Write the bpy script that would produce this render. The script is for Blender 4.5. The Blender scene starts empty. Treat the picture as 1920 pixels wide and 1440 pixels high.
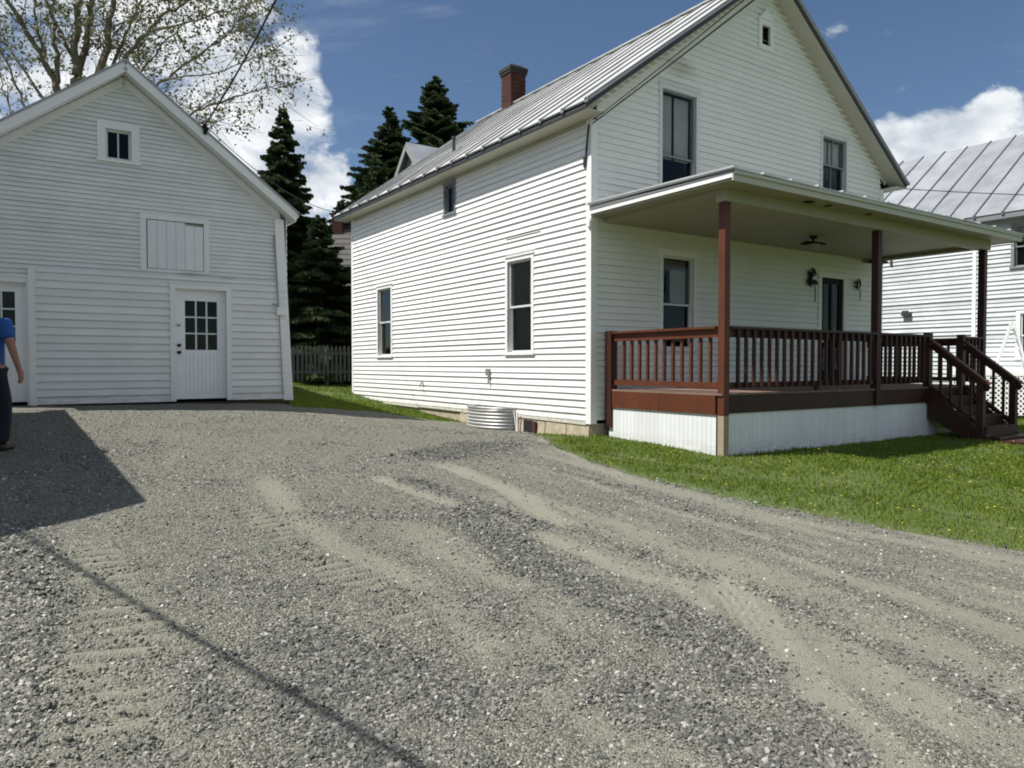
import bpy, math, random
import numpy as np
R = math.radians
random.seed(7); rng = np.random.default_rng(11)
sc = bpy.context.scene; col = sc.collection
# ------------------------------------------------------------------ camera
CAMH = 1.6; PITCH = math.atan(36/1380.)
cam = bpy.data.cameras.new('camera'); co = bpy.data.objects.new('camera', cam); col.objects.link(co)
cam.sensor_width = 36; cam.lens = 36*1380/1920.; cam.clip_start = .05; cam.clip_end = 2000
co.location = (0, 0, CAMH); co.rotation_euler = (math.pi/2 - PITCH, 0, 0); sc.camera = co
# ------------------------------------------------------------------ light
ANG = R(34.1)
UX = (math.cos(ANG), math.sin(ANG)); VX = (-math.sin(ANG), math.cos(ANG))   # along the front, towards the back
BETA = R(17); SUN_EL = math.atan(1.6)
sx = -math.cos(BETA)*UX[0] + math.sin(BETA)*VX[0]; sy = -math.cos(BETA)*UX[1] + math.sin(BETA)*VX[1]
SUN = (sx*math.cos(SUN_EL), sy*math.cos(SUN_EL), math.sin(SUN_EL))
from mathutils import Vector, Matrix, noise
sl = bpy.data.lights.new('sun', 'SUN'); so = bpy.data.objects.new('sun', sl); col.objects.link(so)
sl.energy = 5.0; sl.angle = R(.53); sl.color = (1, .965, .91)
so.rotation_euler = Vector(SUN).to_track_quat('Z', 'Y').to_euler(); so.location = (-20, -6, 30)
wd = bpy.data.worlds.new('World'); sc.world = wd; wd.use_nodes = True
def build_world():
    nt = wd.node_tree; N = nt.nodes; L = nt.links
    for n in list(N): N.remove(n)
    out = N.new('ShaderNodeOutputWorld'); bg = N.new('ShaderNodeBackground'); bg.inputs[1].default_value = .072
    sky = N.new('ShaderNodeTexSky'); sky.sky_type = 'NISHITA'; sky.sun_disc = False
    sky.sun_elevation = SUN_EL; sky.sun_rotation = math.atan2(SUN[0], SUN[1])
    sky.air_density = .95; sky.dust_density = .35; sky.ozone_density = 2.2; sky.altitude = 350
    tc = N.new('ShaderNodeTexCoord')
    def math_(op, a, b=None, c=None, clamp=False):
        m = N.new('ShaderNodeMath'); m.operation = op; m.use_clamp = clamp
        for i, x in enumerate((a, b, c)):
            if x is None: continue
            if isinstance(x, (int, float)): m.inputs[i].default_value = x
            else: L.new(x, m.inputs[i])
        return m.outputs[0]
    d = tc.outputs['Generated']
    def nz(scale, detail, rough, off=0, dist=0, stretch=1.6):
        mp = N.new('ShaderNodeMapping'); mp.inputs['Scale'].default_value = (1, 1, stretch); mp.inputs['Location'].default_value = (off, off*.7, off*.3)
        L.new(d, mp.inputs[0]); t = N.new('ShaderNodeTexNoise'); t.inputs['Scale'].default_value = scale
        t.inputs['Detail'].default_value = detail; t.inputs['Roughness'].default_value = rough; t.inputs['Distortion'].default_value = dist
        L.new(mp.outputs[0], t.inputs['Vector']); return t.outputs['Fac']
    # cumulus banks, as directions in the sky (bearing right of north, elevation, radius, all degrees)
    banks = [(-31, 23, 8), (-37, 17, 9), (-23, 21.5, 5.5), (-18.2, 20.6, 3.6), (-16.2, 17.4, 3.1), (-17.6, 13, 4.0), (-14.6, 13.2, 2.2), (-13, 11.6, 1.8), (-27, 30, 9), (-42, 27, 12), (-20, 17, 6),
             (30.5, 14, 3.7), (28.2, 14.8, 2.6), (32.4, 15.4, 2.6), (36.5, 12, 3.8), (47, 18, 7), (32.5, 12, 4.5),
             (-70, 26, 15), (80, 22, 13), (120, 30, 14), (170, 24, 15), (-120, 20, 14), (-155, 32, 12), (60, 42, 9), (-95, 44, 9), (145, 50, 10), (-150, 14, 12), (150, 12, 10), (-175, 42, 11), (100, 48, 9), (20, 62, 12), (-30, 58, 12)]  # unseen banks outside the view, some added to lift the ambient light
    wn = N.new('ShaderNodeTexNoise'); wn.inputs['Scale'].default_value = 5.5; wn.inputs['Detail'].default_value = 6; wn.inputs['Roughness'].default_value = .6; L.new(d, wn.inputs['Vector'])
    w0 = N.new('ShaderNodeVectorMath'); w0.operation = 'SUBTRACT'; L.new(wn.outputs['Color'], w0.inputs[0]); w0.inputs[1].default_value = (.5, .5, .5)
    w1 = N.new('ShaderNodeVectorMath'); w1.operation = 'SCALE'; L.new(w0.outputs[0], w1.inputs[0]); w1.inputs['Scale'].default_value = .17
    w2 = N.new('ShaderNodeVectorMath'); w2.operation = 'ADD'; L.new(d, w2.inputs[0]); L.new(w1.outputs[0], w2.inputs[1])
    w3 = N.new('ShaderNodeVectorMath'); w3.operation = 'NORMALIZE'; L.new(w2.outputs[0], w3.inputs[0])
    msk = None
    for az, el, r in banks:
        v = (math.sin(R(az))*math.cos(R(el)), math.cos(R(az))*math.cos(R(el)), math.sin(R(el)))
        dp = N.new('ShaderNodeVectorMath'); dp.operation = 'DOT_PRODUCT'; L.new(w3.outputs[0], dp.inputs[0]); dp.inputs[1].default_value = v
        mr = N.new('ShaderNodeMapRange'); mr.interpolation_type = 'SMOOTHSTEP'
        mr.inputs['From Min'].default_value = math.cos(R(r*1.25)); mr.inputs['From Max'].default_value = math.cos(R(r*.35))
        L.new(dp.outputs['Value'], mr.inputs['Value'])
        msk = mr.outputs[0] if msk is None else math_('MAXIMUM', msk, mr.outputs[0])
    n1 = nz(9, 10, .62, 3.1, .5)
    n2 = nz(2.2, 8, .62, 9.4, .4, 3)
    dens = math_('ADD', math_('MULTIPLY', msk, 1.12), math_('MULTIPLY', math_('SUBTRACT', n1, .5), 3.7))
    cl = N.new('ShaderNodeMapRange'); cl.interpolation_type = 'SMOOTHSTEP'; cl.inputs['From Min'].default_value = .30; cl.inputs['From Max'].default_value = 1.25
    L.new(dens, cl.inputs['Value'])
    wisp = N.new('ShaderNodeMapRange'); wisp.interpolation_type = 'SMOOTHSTEP'; wisp.inputs['From Min'].default_value = .52; wisp.inputs['From Max'].default_value = .80; wisp.inputs['To Max'].default_value = .35
    L.new(n2, wisp.inputs['Value'])
    cover = math_('MAXIMUM', cl.outputs[0], wisp.outputs[0])
    n3 = nz(9, 6, .55, 6.2, .2); n4 = nz(7, 9, .6, 3.16, .3)
    tone = N.new('ShaderNodeMapRange'); tone.inputs['From Min'].default_value = .34; tone.inputs['From Max'].default_value = .60
    tone.inputs['To Min'].default_value = 0; tone.inputs['To Max'].default_value = 1; L.new(n3, tone.inputs['Value'])
    cr = N.new('ShaderNodeMix'); cr.data_type = 'RGBA'; cr.inputs[6].default_value = (5.6, 6.3, 7.2, 1); cr.inputs[7].default_value = (11.3, 11.5, 11.6, 1)
    L.new(tone.outputs[0], cr.inputs[0])
    mx = N.new('ShaderNodeMix'); mx.data_type = 'RGBA'; L.new(cover, mx.inputs[0]); tint = N.new('ShaderNodeMix'); tint.data_type = 'RGBA'; tint.blend_type = 'MULTIPLY'; tint.inputs[0].default_value = 1; tint.inputs[7].default_value = (.90, .955, 1.0, 1); L.new(sky.outputs[0], tint.inputs[6]); L.new(tint.outputs[2], mx.inputs[6]); L.new(cr.outputs[2], mx.inputs[7])
    L.new(mx.outputs[2], bg.inputs[0]); L.new(bg.outputs[0], out.inputs[0])
build_world()
vs = sc.view_settings; vs.view_transform = 'Standard'; vs.look = 'None'; vs.exposure = .38; vs.gamma = 1; vs.use_curve_mapping = False
sc.cycles.max_bounces = 8; sc.cycles.transparent_max_bounces = 12; sc.cycles.sample_clamp_indirect = 6
sc.cycles.caustics_reflective = False; sc.cycles.caustics_refractive = False; sc.cycles.filter_width = 1.9

# ------------------------------------------------------------------ helpers
def at(px, py, dep):
    X = (px-960)/1380.; Y = (720-py)/1380.
    f = math.cos(PITCH)+Y*math.sin(PITCH); z = -math.sin(PITCH)+Y*math.cos(PITCH)
    k = dep/f; return Vector((X*k, dep, CAMH+z*k))
def tag(o, label=None, cat=None, group=None, kind=None):
    if label: o['label'] = label
    if cat: o['category'] = cat
    if group: o['group'] = group
    if kind: o['kind'] = kind
    return o
def empty(name, loc, rz=0):
    o = bpy.data.objects.new(name, None); o.location = loc; o.rotation_euler = (0, 0, rz); col.objects.link(o); return o
def link_mesh(name, me, parent=None, loc=None):
    o = bpy.data.objects.new(name, me); col.objects.link(o)
    if parent is not None: o.parent = parent
    if loc is not None: o.location = loc
    return o
class MB:
    def __init__(s): s.v = []; s.f = []; s.m = []; s.mi = 0
    def add(s, vs_, fs):
        b = len(s.v); s.v += [tuple(q) for q in vs_]; s.f += [tuple(i+b for i in f) for f in fs]; s.m += [s.mi]*len(fs); return s
    def box(s, x0, x1, y0, y1, z0, z1):
        return s.add([(x0,y0,z0),(x1,y0,z0),(x1,y1,z0),(x0,y1,z0),(x0,y0,z1),(x1,y0,z1),(x1,y1,z1),(x0,y1,z1)],
                     [(0,3,2,1),(4,5,6,7),(0,1,5,4),(1,2,6,5),(2,3,7,6),(3,0,4,7)])
    def hexa(s, P8): return s.add(P8, [(0,3,2,1),(4,5,6,7),(0,1,5,4),(1,2,6,5),(2,3,7,6),(3,0,4,7)])
    def bar(s, a, b, w, h, up=(0,0,1)):
        a = Vector(a); b = Vector(b); d = (b-a).normalized(); u = Vector(up); x = d.cross(u)
        if x.length < 1e-4: x = d.cross(Vector((0,1,0)))
        x.normalize(); y = x.cross(d).normalized(); x *= w/2; y *= h/2
        return s.hexa([a-x-y, a+x-y, b+x-y, b-x-y, a-x+y, a+x+y, b+x+y, b-x+y])
    def prism(s, poly, off):   # poly: 3d points, off: vector
        n = len(poly); off = Vector(off); P = [Vector(p) for p in poly]
        return s.add(P+[p+off for p in P], [tuple(range(n-1,-1,-1)), tuple(range(n,2*n))]+[(i,(i+1)%n,n+(i+1)%n,n+i) for i in range(n)])
    def tube(s, pts, r, n=6, cap=True):
        pts = [Vector(p) for p in pts]; rs = r if isinstance(r, (list, tuple)) else [r]*len(pts); V = []
        for i, p in enumerate(pts):
            d = (pts[min(i+1, len(pts)-1)]-pts[max(i-1, 0)])
            d = d.normalized() if d.length > 1e-6 else Vector((0,0,1))
            a = d.cross(Vector((0,0,1)) if abs(d.z) < .9 else Vector((0,1,0))).normalized(); b = d.cross(a)
            V += [p+(a*math.cos(2*math.pi*k/n)+b*math.sin(2*math.pi*k/n))*rs[i] for k in range(n)]
        F_ = []
        for i in range(len(pts)-1):
            F_ += [(i*n+k, i*n+(k+1) % n, (i+1)*n+(k+1) % n, (i+1)*n+k) for k in range(n)]
        if cap: F_ += [tuple(range(n-1,-1,-1)), tuple(range((len(pts)-1)*n, len(pts)*n))]
        return s.add(V, F_)
    def mesh(s, name, mats, smooth=False):
        me = bpy.data.meshes.new(name); me.from_pydata(s.v, [], s.f)
        for m in (mats if isinstance(mats, (list, tuple)) else [mats]): me.materials.append(m)
        if any(s.m): me.polygons.foreach_set('material_index', s.m)
        if smooth: me.polygons.foreach_set('use_smooth', [True]*len(me.polygons))
        me.update(); return me
    def build(s, name, mats, parent=None, smooth=False, loc=None): return link_mesh(name, s.mesh(name, mats, smooth), parent, loc)
def np_mesh(name, V, F, mat, parent=None, attr=None, smooth=False):
    V = np.asarray(V, np.float32); F = np.asarray(F, np.int32); k = F.shape[1]
    me = bpy.data.meshes.new(name); me.vertices.add(len(V)); me.vertices.foreach_set('co', V.ravel())
    me.loops.add(F.size); me.loops.foreach_set('vertex_index', F.ravel())
    me.polygons.add(len(F)); me.polygons.foreach_set('loop_start', np.arange(0, F.size, k, dtype=np.int32)); me.polygons.foreach_set('loop_total', np.full(len(F), k, np.int32))
    if smooth: me.polygons.foreach_set('use_smooth', np.ones(len(F), bool))
    me.update(calc_edges=True); me.materials.append(mat)
    for nm, arr in (attr or {}).items():
        a = me.attributes.new(nm, 'FLOAT', 'POINT'); a.data.foreach_set('value', np.asarray(arr, np.float32))
    return link_mesh(name, me, parent)

# ------------------------------------------------------------------ materials
def mat(name):
    m = bpy.data.materials.new(name); m.use_nodes = True; nt = m.node_tree; nt.nodes.clear()
    class K: pass
    k = K(); k.m = m; k.N = nt.nodes; k.L = nt.links
    k.out = k.N.new('ShaderNodeOutputMaterial')
    def tex(kind, **kw):
        n = k.N.new(kind)
        for a, b in kw.items():
            if a in n.inputs: n.inputs[a].default_value = b
            else: setattr(n, a, b)
        return n
    k.tex = tex
    def coord(scale=(1,1,1), which='Object', rot=(0,0,0)):
        t = k.N.new('ShaderNodeTexCoord'); mp = k.N.new('ShaderNodeMapping'); mp.inputs['Scale'].default_value = scale; mp.inputs['Rotation'].default_value = rot
        k.L.new(t.outputs[which], mp.inputs[0]); return mp.outputs[0]
    k.coord = coord
    def noise_(scale, detail=5, rough=.6, vec=None, sc3=(1,1,1), dist=0):
        n = k.N.new('ShaderNodeTexNoise'); n.inputs['Scale'].default_value = scale; n.inputs['Detail'].default_value = detail; n.inputs['Roughness'].default_value = rough; n.inputs['Distortion'].default_value = dist
        k.L.new(vec if vec is not None else coord(sc3), n.inputs['Vector']); return n.outputs['Fac']
    k.noise = noise_
    def ramp(fac, stops, interp='LINEAR'):
        r = k.N.new('ShaderNodeValToRGB'); r.color_ramp.interpolation = interp; e = r.color_ramp.elements
        while len(e) < len(stops): e.new(.5)
        for i, (p, c) in enumerate(stops):
            e[i].position = p; e[i].color = (c, c, c, 1) if isinstance(c, (int, float)) else (*c, 1)
        k.L.new(fac, r.inputs[0]); return r.outputs[0]
    k.ramp = ramp
    def mix(fac, a, b, mode='MIX'):
        n = k.N.new('ShaderNodeMix'); n.data_type = 'RGBA'; n.blend_type = mode
        for i, x in ((0, fac), (6, a), (7, b)):
            if isinstance(x, (int, float)): n.inputs[i].default_value = x if i == 0 else (x, x, x, 1)
            elif isinstance(x, tuple): n.inputs[i].default_value = (*x, 1)
            else: k.L.new(x, n.inputs[i])
        return n.outputs[2]
    k.mix = mix
    def mth(op, a, b=0., clamp=False):
        n = k.N.new('ShaderNodeMath'); n.operation = op; n.use_clamp = clamp
        for i, x in enumerate((a, b)):
            if isinstance(x, (int, float)): n.inputs[i].default_value = x
            else: k.L.new(x, n.inputs[i])
        return n.outputs[0]
    k.mth = mth
    def finish(colr, rough=.6, metal=0., bump=None, bstr=.2, bdist=.01, spec=.4, alpha=None):
        b = k.N.new('ShaderNodeBsdfPrincipled')
        if isinstance(colr, tuple): b.inputs['Base Color'].default_value = (*colr, 1)
        else: k.L.new(colr, b.inputs['Base Color'])
        if isinstance(rough, (int, float)): b.inputs['Roughness'].default_value = rough
        else: k.L.new(rough, b.inputs['Roughness'])
        b.inputs['Metallic'].default_value = metal; b.inputs['Specular IOR Level'].default_value = spec
        if bump is not None:
            bp = k.N.new('ShaderNodeBump'); bp.inputs['Strength'].default_value = bstr; bp.inputs['Distance'].default_value = bdist
            k.L.new(bump, bp.inputs['Height']); k.L.new(bp.outputs[0], b.inputs['Normal'])
        k.L.new(b.outputs[0], k.out.inputs[0]); k.b = b; return m
    k.finish = finish
    return k
def paint(name, base, dirt=(.42,.38,.30), amt=.5, rough=.55, grime=None, var=.06, stain=None):
    k = mat(name)
    a = k.noise(1.3, 6, .65); b = k.noise(6, 5, .7, sc3=(.35, .35, 3)); c = k.noise(40, 4, .6, sc3=(.3,.3,1))
    oi = k.N.new('ShaderNodeObjectInfo')
    c1 = k.mix(k.ramp(a, [(.35, 0), (.8, 1)]), base, tuple(x*(1-var*1.6) for x in base))
    c1 = k.mix(k.mth('MULTIPLY', oi.outputs['Random'], 1), c1, k.mix(1., c1, tuple([1-var]*3), 'MULTIPLY'))
    s = k.mth('MULTIPLY', k.ramp(b, [(.58, 0), (.82, 1)]), amt)
    c1 = k.mix(s, c1, dirt)
    if grime:   # (z0, z1): dirt that has splashed up from the ground
        tcn = k.N.new('ShaderNodeNewGeometry'); sp = k.N.new('ShaderNodeSeparateXYZ'); k.L.new(tcn.outputs['Position'], sp.inputs[0])
        mr = k.N.new('ShaderNodeMapRange'); mr.inputs['From Min'].default_value = grime[1]; mr.inputs['From Max'].default_value = grime[0]; k.L.new(sp.outputs[2], mr.inputs[0])
        g = k.mth('MULTIPLY', mr.outputs[0], k.ramp(k.noise(9, 6, .7, sc3=(.5,.5,2.2)), [(.38, 0), (.66, 1)]))
        c1 = k.mix(k.mth('MULTIPLY', g, .75), c1, (.30, .27, .19))
    for (cx_, cz_, rx_, rz_) in (stain or []):   # old peeling patch or run of rust, fixed to the boards
        mp = k.coord(); sub_ = k.N.new('ShaderNodeVectorMath'); sub_.operation = 'SUBTRACT'; k.L.new(mp, sub_.inputs[0]); sub_.inputs[1].default_value = (cx_, 0, cz_)
        sc_ = k.N.new('ShaderNodeVectorMath'); sc_.operation = 'MULTIPLY'; k.L.new(sub_.outputs[0], sc_.inputs[0]); sc_.inputs[1].default_value = (1/rx_, 0, 1/rz_)
        ln_ = k.N.new('ShaderNodeVectorMath'); ln_.operation = 'LENGTH'; k.L.new(sc_.outputs[0], ln_.inputs[0])
        f_ = k.ramp(k.mth('ADD', ln_.outputs['Value'], k.mth('MULTIPLY', b, .9)), [(.55, 1), (1.15, 0)])
        c1 = k.mix(k.mth('MULTIPLY', f_, .55), c1, (.40, .33, .26))
    return k.finish(c1, rough, bump=c, bstr=.12, bdist=.004)
M = {}
M['white'] = paint('white_siding_paint', (.83, .83, .81), amt=.16, grime=(.55, 1.15), var=.05)
M['front'] = paint('front_siding_paint', (.79, .80, .76), amt=.18, var=.04, stain=[(2.1, 7.0, .95, .45)])
M['barn'] = paint('barn_siding_paint', (.76, .77, .76), dirt=(.34,.33,.30), amt=.34, grime=(.85, 1.2), var=.09, stain=[(-.2, 3.27, .55, .12), (.45, 3.24, .5, .08)])
M['barntrim'] = paint('barn_trim_paint', (.79, .80, .78), amt=.22, var=.05)
M['trim'] = paint('white_trim_paint', (.80, .80, .78), amt=.15, var=.03)
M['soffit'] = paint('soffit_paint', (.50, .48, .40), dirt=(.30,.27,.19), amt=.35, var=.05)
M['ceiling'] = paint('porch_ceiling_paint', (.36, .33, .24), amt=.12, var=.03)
M['skirt'] = paint('skirt_paint', (.78, .79, .79), amt=.12, var=.08, grime=(.22, .52))
M['door'] = paint('door_paint', (.80, .81, .83), amt=.1, var=.02, rough=.4)
M['nwall'] = paint('weathered_blue_white_paint', (.62, .65, .66), dirt=(.20,.22,.25), amt=1.0, var=.16)
M['plank'] = paint('hatch_paint', (.76, .76, .78), dirt=(.36,.28,.2), amt=.3, var=.06)
def simple(name, c, rough=.6, metal=0., nscale=8, var=.25, bs=.1, spec=.4):
    k = mat(name); n = k.noise(nscale, 5, .6)
    return k.finish(k.mix(n, tuple(x*(1-var) for x in c), tuple(min(1, x*(1+var)) for x in c)), rough, metal, bump=n, bstr=bs, bdist=.005, spec=spec)
M['dark_trim'] = simple('dark_drip_edge', (.035, .04, .045), .6)
M['black'] = simple('black_metal', (.014, .014, .014), .75, spec=.15)
M['cable'] = simple('black_cable', (.03, .03, .03), .7)
M['dark_in'] = simple('dark_room', (.012, .012, .013), .9)
M['sash'] = simple('window_sash_white', (.62, .64, .64), .45, var=.06)
M['sash_dark'] = simple('window_sash_grey', (.20, .21, .22), .5, var=.06)
M['curtain'] = simple('grey_curtain', (.80, .82, .82), .9, nscale=3)
M['shade'] = simple('window_shade', (.32, .33, .31), .9, nscale=2)
M['galv'] = simple('galvanised_steel', (.52, .52, .50), .45, .55, 10)
M['pvc'] = simple('white_plastic', (.78, .79, .77), .4, var=.03)
M['concrete'] = simple('rough_concrete', (.40, .34, .25), .9, nscale=9, var=.6, bs=1.0)
M['oldsill'] = simple('peeling_sill_wood', (.50, .48, .41), .85, nscale=12, var=.5, bs=.5)
M['skin'] = simple('skin', (.30, .16, .11), .55, var=.08)
M['shirt'] = simple('blue_cotton', (.02, .085, .30), .85, nscale=14, var=.2, bs=.3)
M['jeans'] = simple('dark_denim', (.008, .013, .022), .9, nscale=30, var=.3, bs=.3)
M['hair'] = simple('dark_hair', (.02, .015, .012), .7)
M['shoe'] = simple('dark_leather', (.02, .018, .016), .5)
M['bark'] = simple('grey_brown_bark', (.15, .13, .095), .9, nscale=20, var=.5, bs=.8)
M['sbark'] = simple('spruce_bark', (.07, .05, .035), .9, nscale=20, var=.4, bs=.6)
M['shingle'] = simple('grey_asphalt_shingle', (.10, .095, .085), .95, nscale=30, var=.35, bs=.5)
M['picket'] = simple('shaded_weathered_pickets', (.10, .105, .10), .85, nscale=14, var=.3, bs=.3)  # grey darkened so the fence looks shaded
M['greyhouse'] = simple('grey_clapboard_paint', (.26, .27, .26), .8, nscale=5, var=.2)
M['olive'] = simple('olive_wall_paint', (.15, .14, .08), .8)
M['tanpost'] = simple('weathered_post_wood', (.32, .26, .18), .85, nscale=18, var=.25, bs=.4)
def wood(name, c1, c2, rough=.55):
    k = mat(name); g = k.noise(7, 6, .65, sc3=(9, 9, .9)); g2 = k.noise(2.2, 4, .6); oi = k.N.new('ShaderNodeObjectInfo')
    c = k.mix(g, c1, c2); c = k.mix(k.ramp(g2, [(.4, 0), (.75, .6)]), c, tuple(x*.55 for x in c1))
    c = k.mix(oi.outputs['Random'], c, k.mix(1., c, (.72, .72, .72), 'MULTIPLY'))
    return k.finish(c, rough, bump=g, bstr=.3, bdist=.004)
M['red_lit'] = wood('sunlit_red_brown_stain', (.088, .023, .009), (.155, .043, .015))  # lit copy of the porch stain, for the sun-facing parts
M['red_shaded'] = wood('shaded_red_brown_stain', (.028, .0078, .005), (.062, .0175, .009))  # same stain with shade put into its colour, for parts facing away
M['deck'] = wood('worn_deck_boards', (.20, .12, .09), (.28, .19, .15), .7)
def roof_metal(name, base, rough=.38, metal=.5):
    k = mat(name); a = k.noise(1.4, 6, .6); b = k.noise(9, 5, .65, sc3=(1, 1, 1)); oi = k.N.new('ShaderNodeObjectInfo')
    c = k.mix(k.ramp(a, [(.35, 0), (.7, 1)]), base, tuple(x*.72 for x in base)); c = k.mix(k.mth('MULTIPLY', k.ramp(b, [(.55, 0), (.75, 1)]), .35), c, (.30, .27, .23))
    c = k.mix(oi.outputs['Random'], c, k.mix(1., c, (.8, .8, .8), 'MULTIPLY'))
    return k.finish(c, k.mth('ADD', k.mth('MULTIPLY', b, .25), rough), metal, bump=a, bstr=.35, bdist=.02)
M['roof'] = roof_metal('galvanised_roof_sheet', (.70, .70, .68), .36, .30)
M['seam'] = simple('roof_seam_metal', (.30, .30, .30), .5, .4)
M['nroof'] = roof_metal('dull_roof_sheet', (.35, .37, .395), .45, .2)
M['nseam'] = simple('weathered_seam', (.14, .15, .18), .7)
def brick_mat(name, c):
    k = mat(name); oi = k.N.new('ShaderNodeObjectInfo'); n = k.noise(25, 5, .6)
    cc = k.mix(oi.outputs['Random'], tuple(x*.6 for x in c), tuple(x*1.35 for x in c)); cc = k.mix(k.mth('MULTIPLY', n, .4), cc, tuple(x*.35 for x in c))
    return k.finish(cc, .9, bump=n, bstr=.5, bdist=.004)
M['brick'] = brick_mat('red_brick', (.075, .026, .020)); M['mortar'] = simple('sooty_mortar', (.09, .05, .04), .95)
M['soot'] = simple('sooty_cap', (.03, .03, .028), .95, bs=.5)
def glass():
    k = mat('window_glass'); t = k.N.new('ShaderNodeBsdfTransparent'); t.inputs[0].default_value = (.78, .79, .78, 1)
    g = k.N.new('ShaderNodeBsdfGlossy'); g.inputs['Roughness'].default_value = .03; g.inputs[0].default_value = (.8, .86, .88, 1)
    f = k.N.new('ShaderNodeFresnel'); f.inputs[0].default_value = 1.5
    n = k.noise(3, 2, .5); bp = k.N.new('ShaderNodeBump'); bp.inputs['Strength'].default_value = .16; bp.inputs['Distance'].default_value = .02
    k.L.new(n, bp.inputs['Height']); k.L.new(bp.outputs[0], g.inputs['Normal'])
    ge = k.N.new('ShaderNodeNewGeometry'); ff = k.mth('MULTIPLY', f.outputs[0], k.mth('SUBTRACT', 1., ge.outputs['Backfacing']))
    mx = k.N.new('ShaderNodeMixShader'); k.L.new(ff, mx.inputs[0]); k.L.new(t.outputs[0], mx.inputs[1]); k.L.new(g.outputs[0], mx.inputs[2]); k.L.new(mx.outputs[0], k.out.inputs[0]); return k.m
M['glass'] = glass()
def leafy(name, c1, c2, trans=.35, rough=.6, attr=None):
    k = mat(name)
    if attr:
        a = k.N.new('ShaderNodeAttribute'); a.attribute_name = attr; f = a.outputs['Fac']
    else: f = k.noise(.9, 4, .6)
    c = k.mix(f, c1, c2); c = k.mix(k.mth('MULTIPLY', k.noise(14, 3, .6), .5), c, tuple(x*.5 for x in c1))
    b = k.N.new('ShaderNodeBsdfPrincipled'); b.inputs['Roughness'].default_value = rough; b.inputs['Specular IOR Level'].default_value = .1; k.L.new(c, b.inputs['Base Color'])
    t = k.N.new('ShaderNodeBsdfTranslucent'); k.L.new(c, t.inputs[0]); mx = k.N.new('ShaderNodeMixShader'); mx.inputs[0].default_value = trans
    k.L.new(b.outputs[0], mx.inputs[1]); k.L.new(t.outputs[0], mx.inputs[2]); k.L.new(mx.outputs[0], k.out.inputs[0]); return k.m
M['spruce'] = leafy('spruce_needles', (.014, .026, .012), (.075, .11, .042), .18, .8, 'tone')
M['leaf'] = leafy('young_leaves', (.09, .11, .035), (.18, .20, .07), .5, .6, 'tone')
M['grass'] = leafy('grass_blades', (.11, .185, .022), (.25, .315, .05), .4, .7, 'tone')
M['shrub'] = leafy('shrub_leaves', (.05, .06, .012), (.13, .12, .04), .3, .6, 'tone')
M['weed'] = leafy('dandelion_yellow', (.55, .5, .08), (.7, .65, .25), .2, .6, 'tone')
def ground_mat():
    k = mat('lawn_soil'); n = k.noise(.7, 6, .65); n2 = k.noise(22, 5, .7)
    c = k.mix(n, (.06, .095, .02), (.10, .13, .035)); c = k.mix(k.ramp(n2, [(.5, 0), (.75, .7)]), c, (.12, .10, .055))
    return k.finish(c, .95, bump=n2, bstr=.6, bdist=.03)
M['soil'] = ground_mat()
def gravel_mat():
    k = mat('gravel_and_stone_dust')
    pk = k.N.new('ShaderNodeAttribute'); pk.attribute_name = 'packed'; cs = k.N.new('ShaderNodeAttribute'); cs.attribute_name = 'coarse'
    v1 = k.tex('ShaderNodeTexVoronoi'); v1.inputs['Scale'].default_value = 85; k.L.new(k.coord(), v1.inputs['Vector'])
    v2 = k.tex('ShaderNodeTexVoronoi'); v2.inputs['Scale'].default_value = 210; k.L.new(k.coord(), v2.inputs['Vector'])
    sp = k.N.new('ShaderNodeSeparateColor'); k.L.new(v1.outputs['Color'], sp.inputs[0]); sp2 = k.N.new('ShaderNodeSeparateColor'); k.L.new(v2.outputs['Color'], sp2.inputs[0])
    st = k.ramp(sp.outputs[0], [(0, (.066, .066, .057)), (.3, (.142, .141, .118)), (.6, (.222, .218, .178)), (.86, (.32, .312, .255)), (1, (.50, .49, .42))])
    fine = k.ramp(sp2.outputs[1], [(0, (.125, .121, .093)), (.5, (.225, .218, .165)), (1, (.39, .375, .29))])
    big = k.noise(.55, 6, .6); mid = k.noise(3.2, 6, .7); grit = k.noise(260, 3, .6)
    f = k.mth('ADD', k.mth('MULTIPLY', pk.outputs['Fac'], .9), k.ramp(mid, [(.30, 0), (.70, .45)]), True)
    c = k.mix(f, st, fine)
    dust = k.mix(grit, (.25, .246, .192), (.37, .365, .29))
    c = k.mix(k.mth('MULTIPLY', pk.outputs['Fac'], k.ramp(mid, [(.2, .75), (.6, 1)])), c, dust)
    c = k.mix(k.mth('MULTIPLY', cs.outputs['Fac'], .55), c, k.mix(1., st, (.80, .80, .82), 'MULTIPLY'))
    c = k.mix(k.ramp(big, [(.35, 0), (.7, .30)]), c, k.mix(1., c, (.72, .73, .74), 'MULTIPLY'))
    h = k.mth('ADD', k.mth('MULTIPLY', k.mth('SUBTRACT', 1, v1.outputs['Distance']), k.mth('SUBTRACT', 1.1, pk.outputs['Fac'])), k.mth('MULTIPLY', v2.outputs['Distance'], -.4))
    return k.finish(c, .92, bump=h, bstr=1.0, bdist=.016, spec=.25)
M['gravel'] = gravel_mat()
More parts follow.
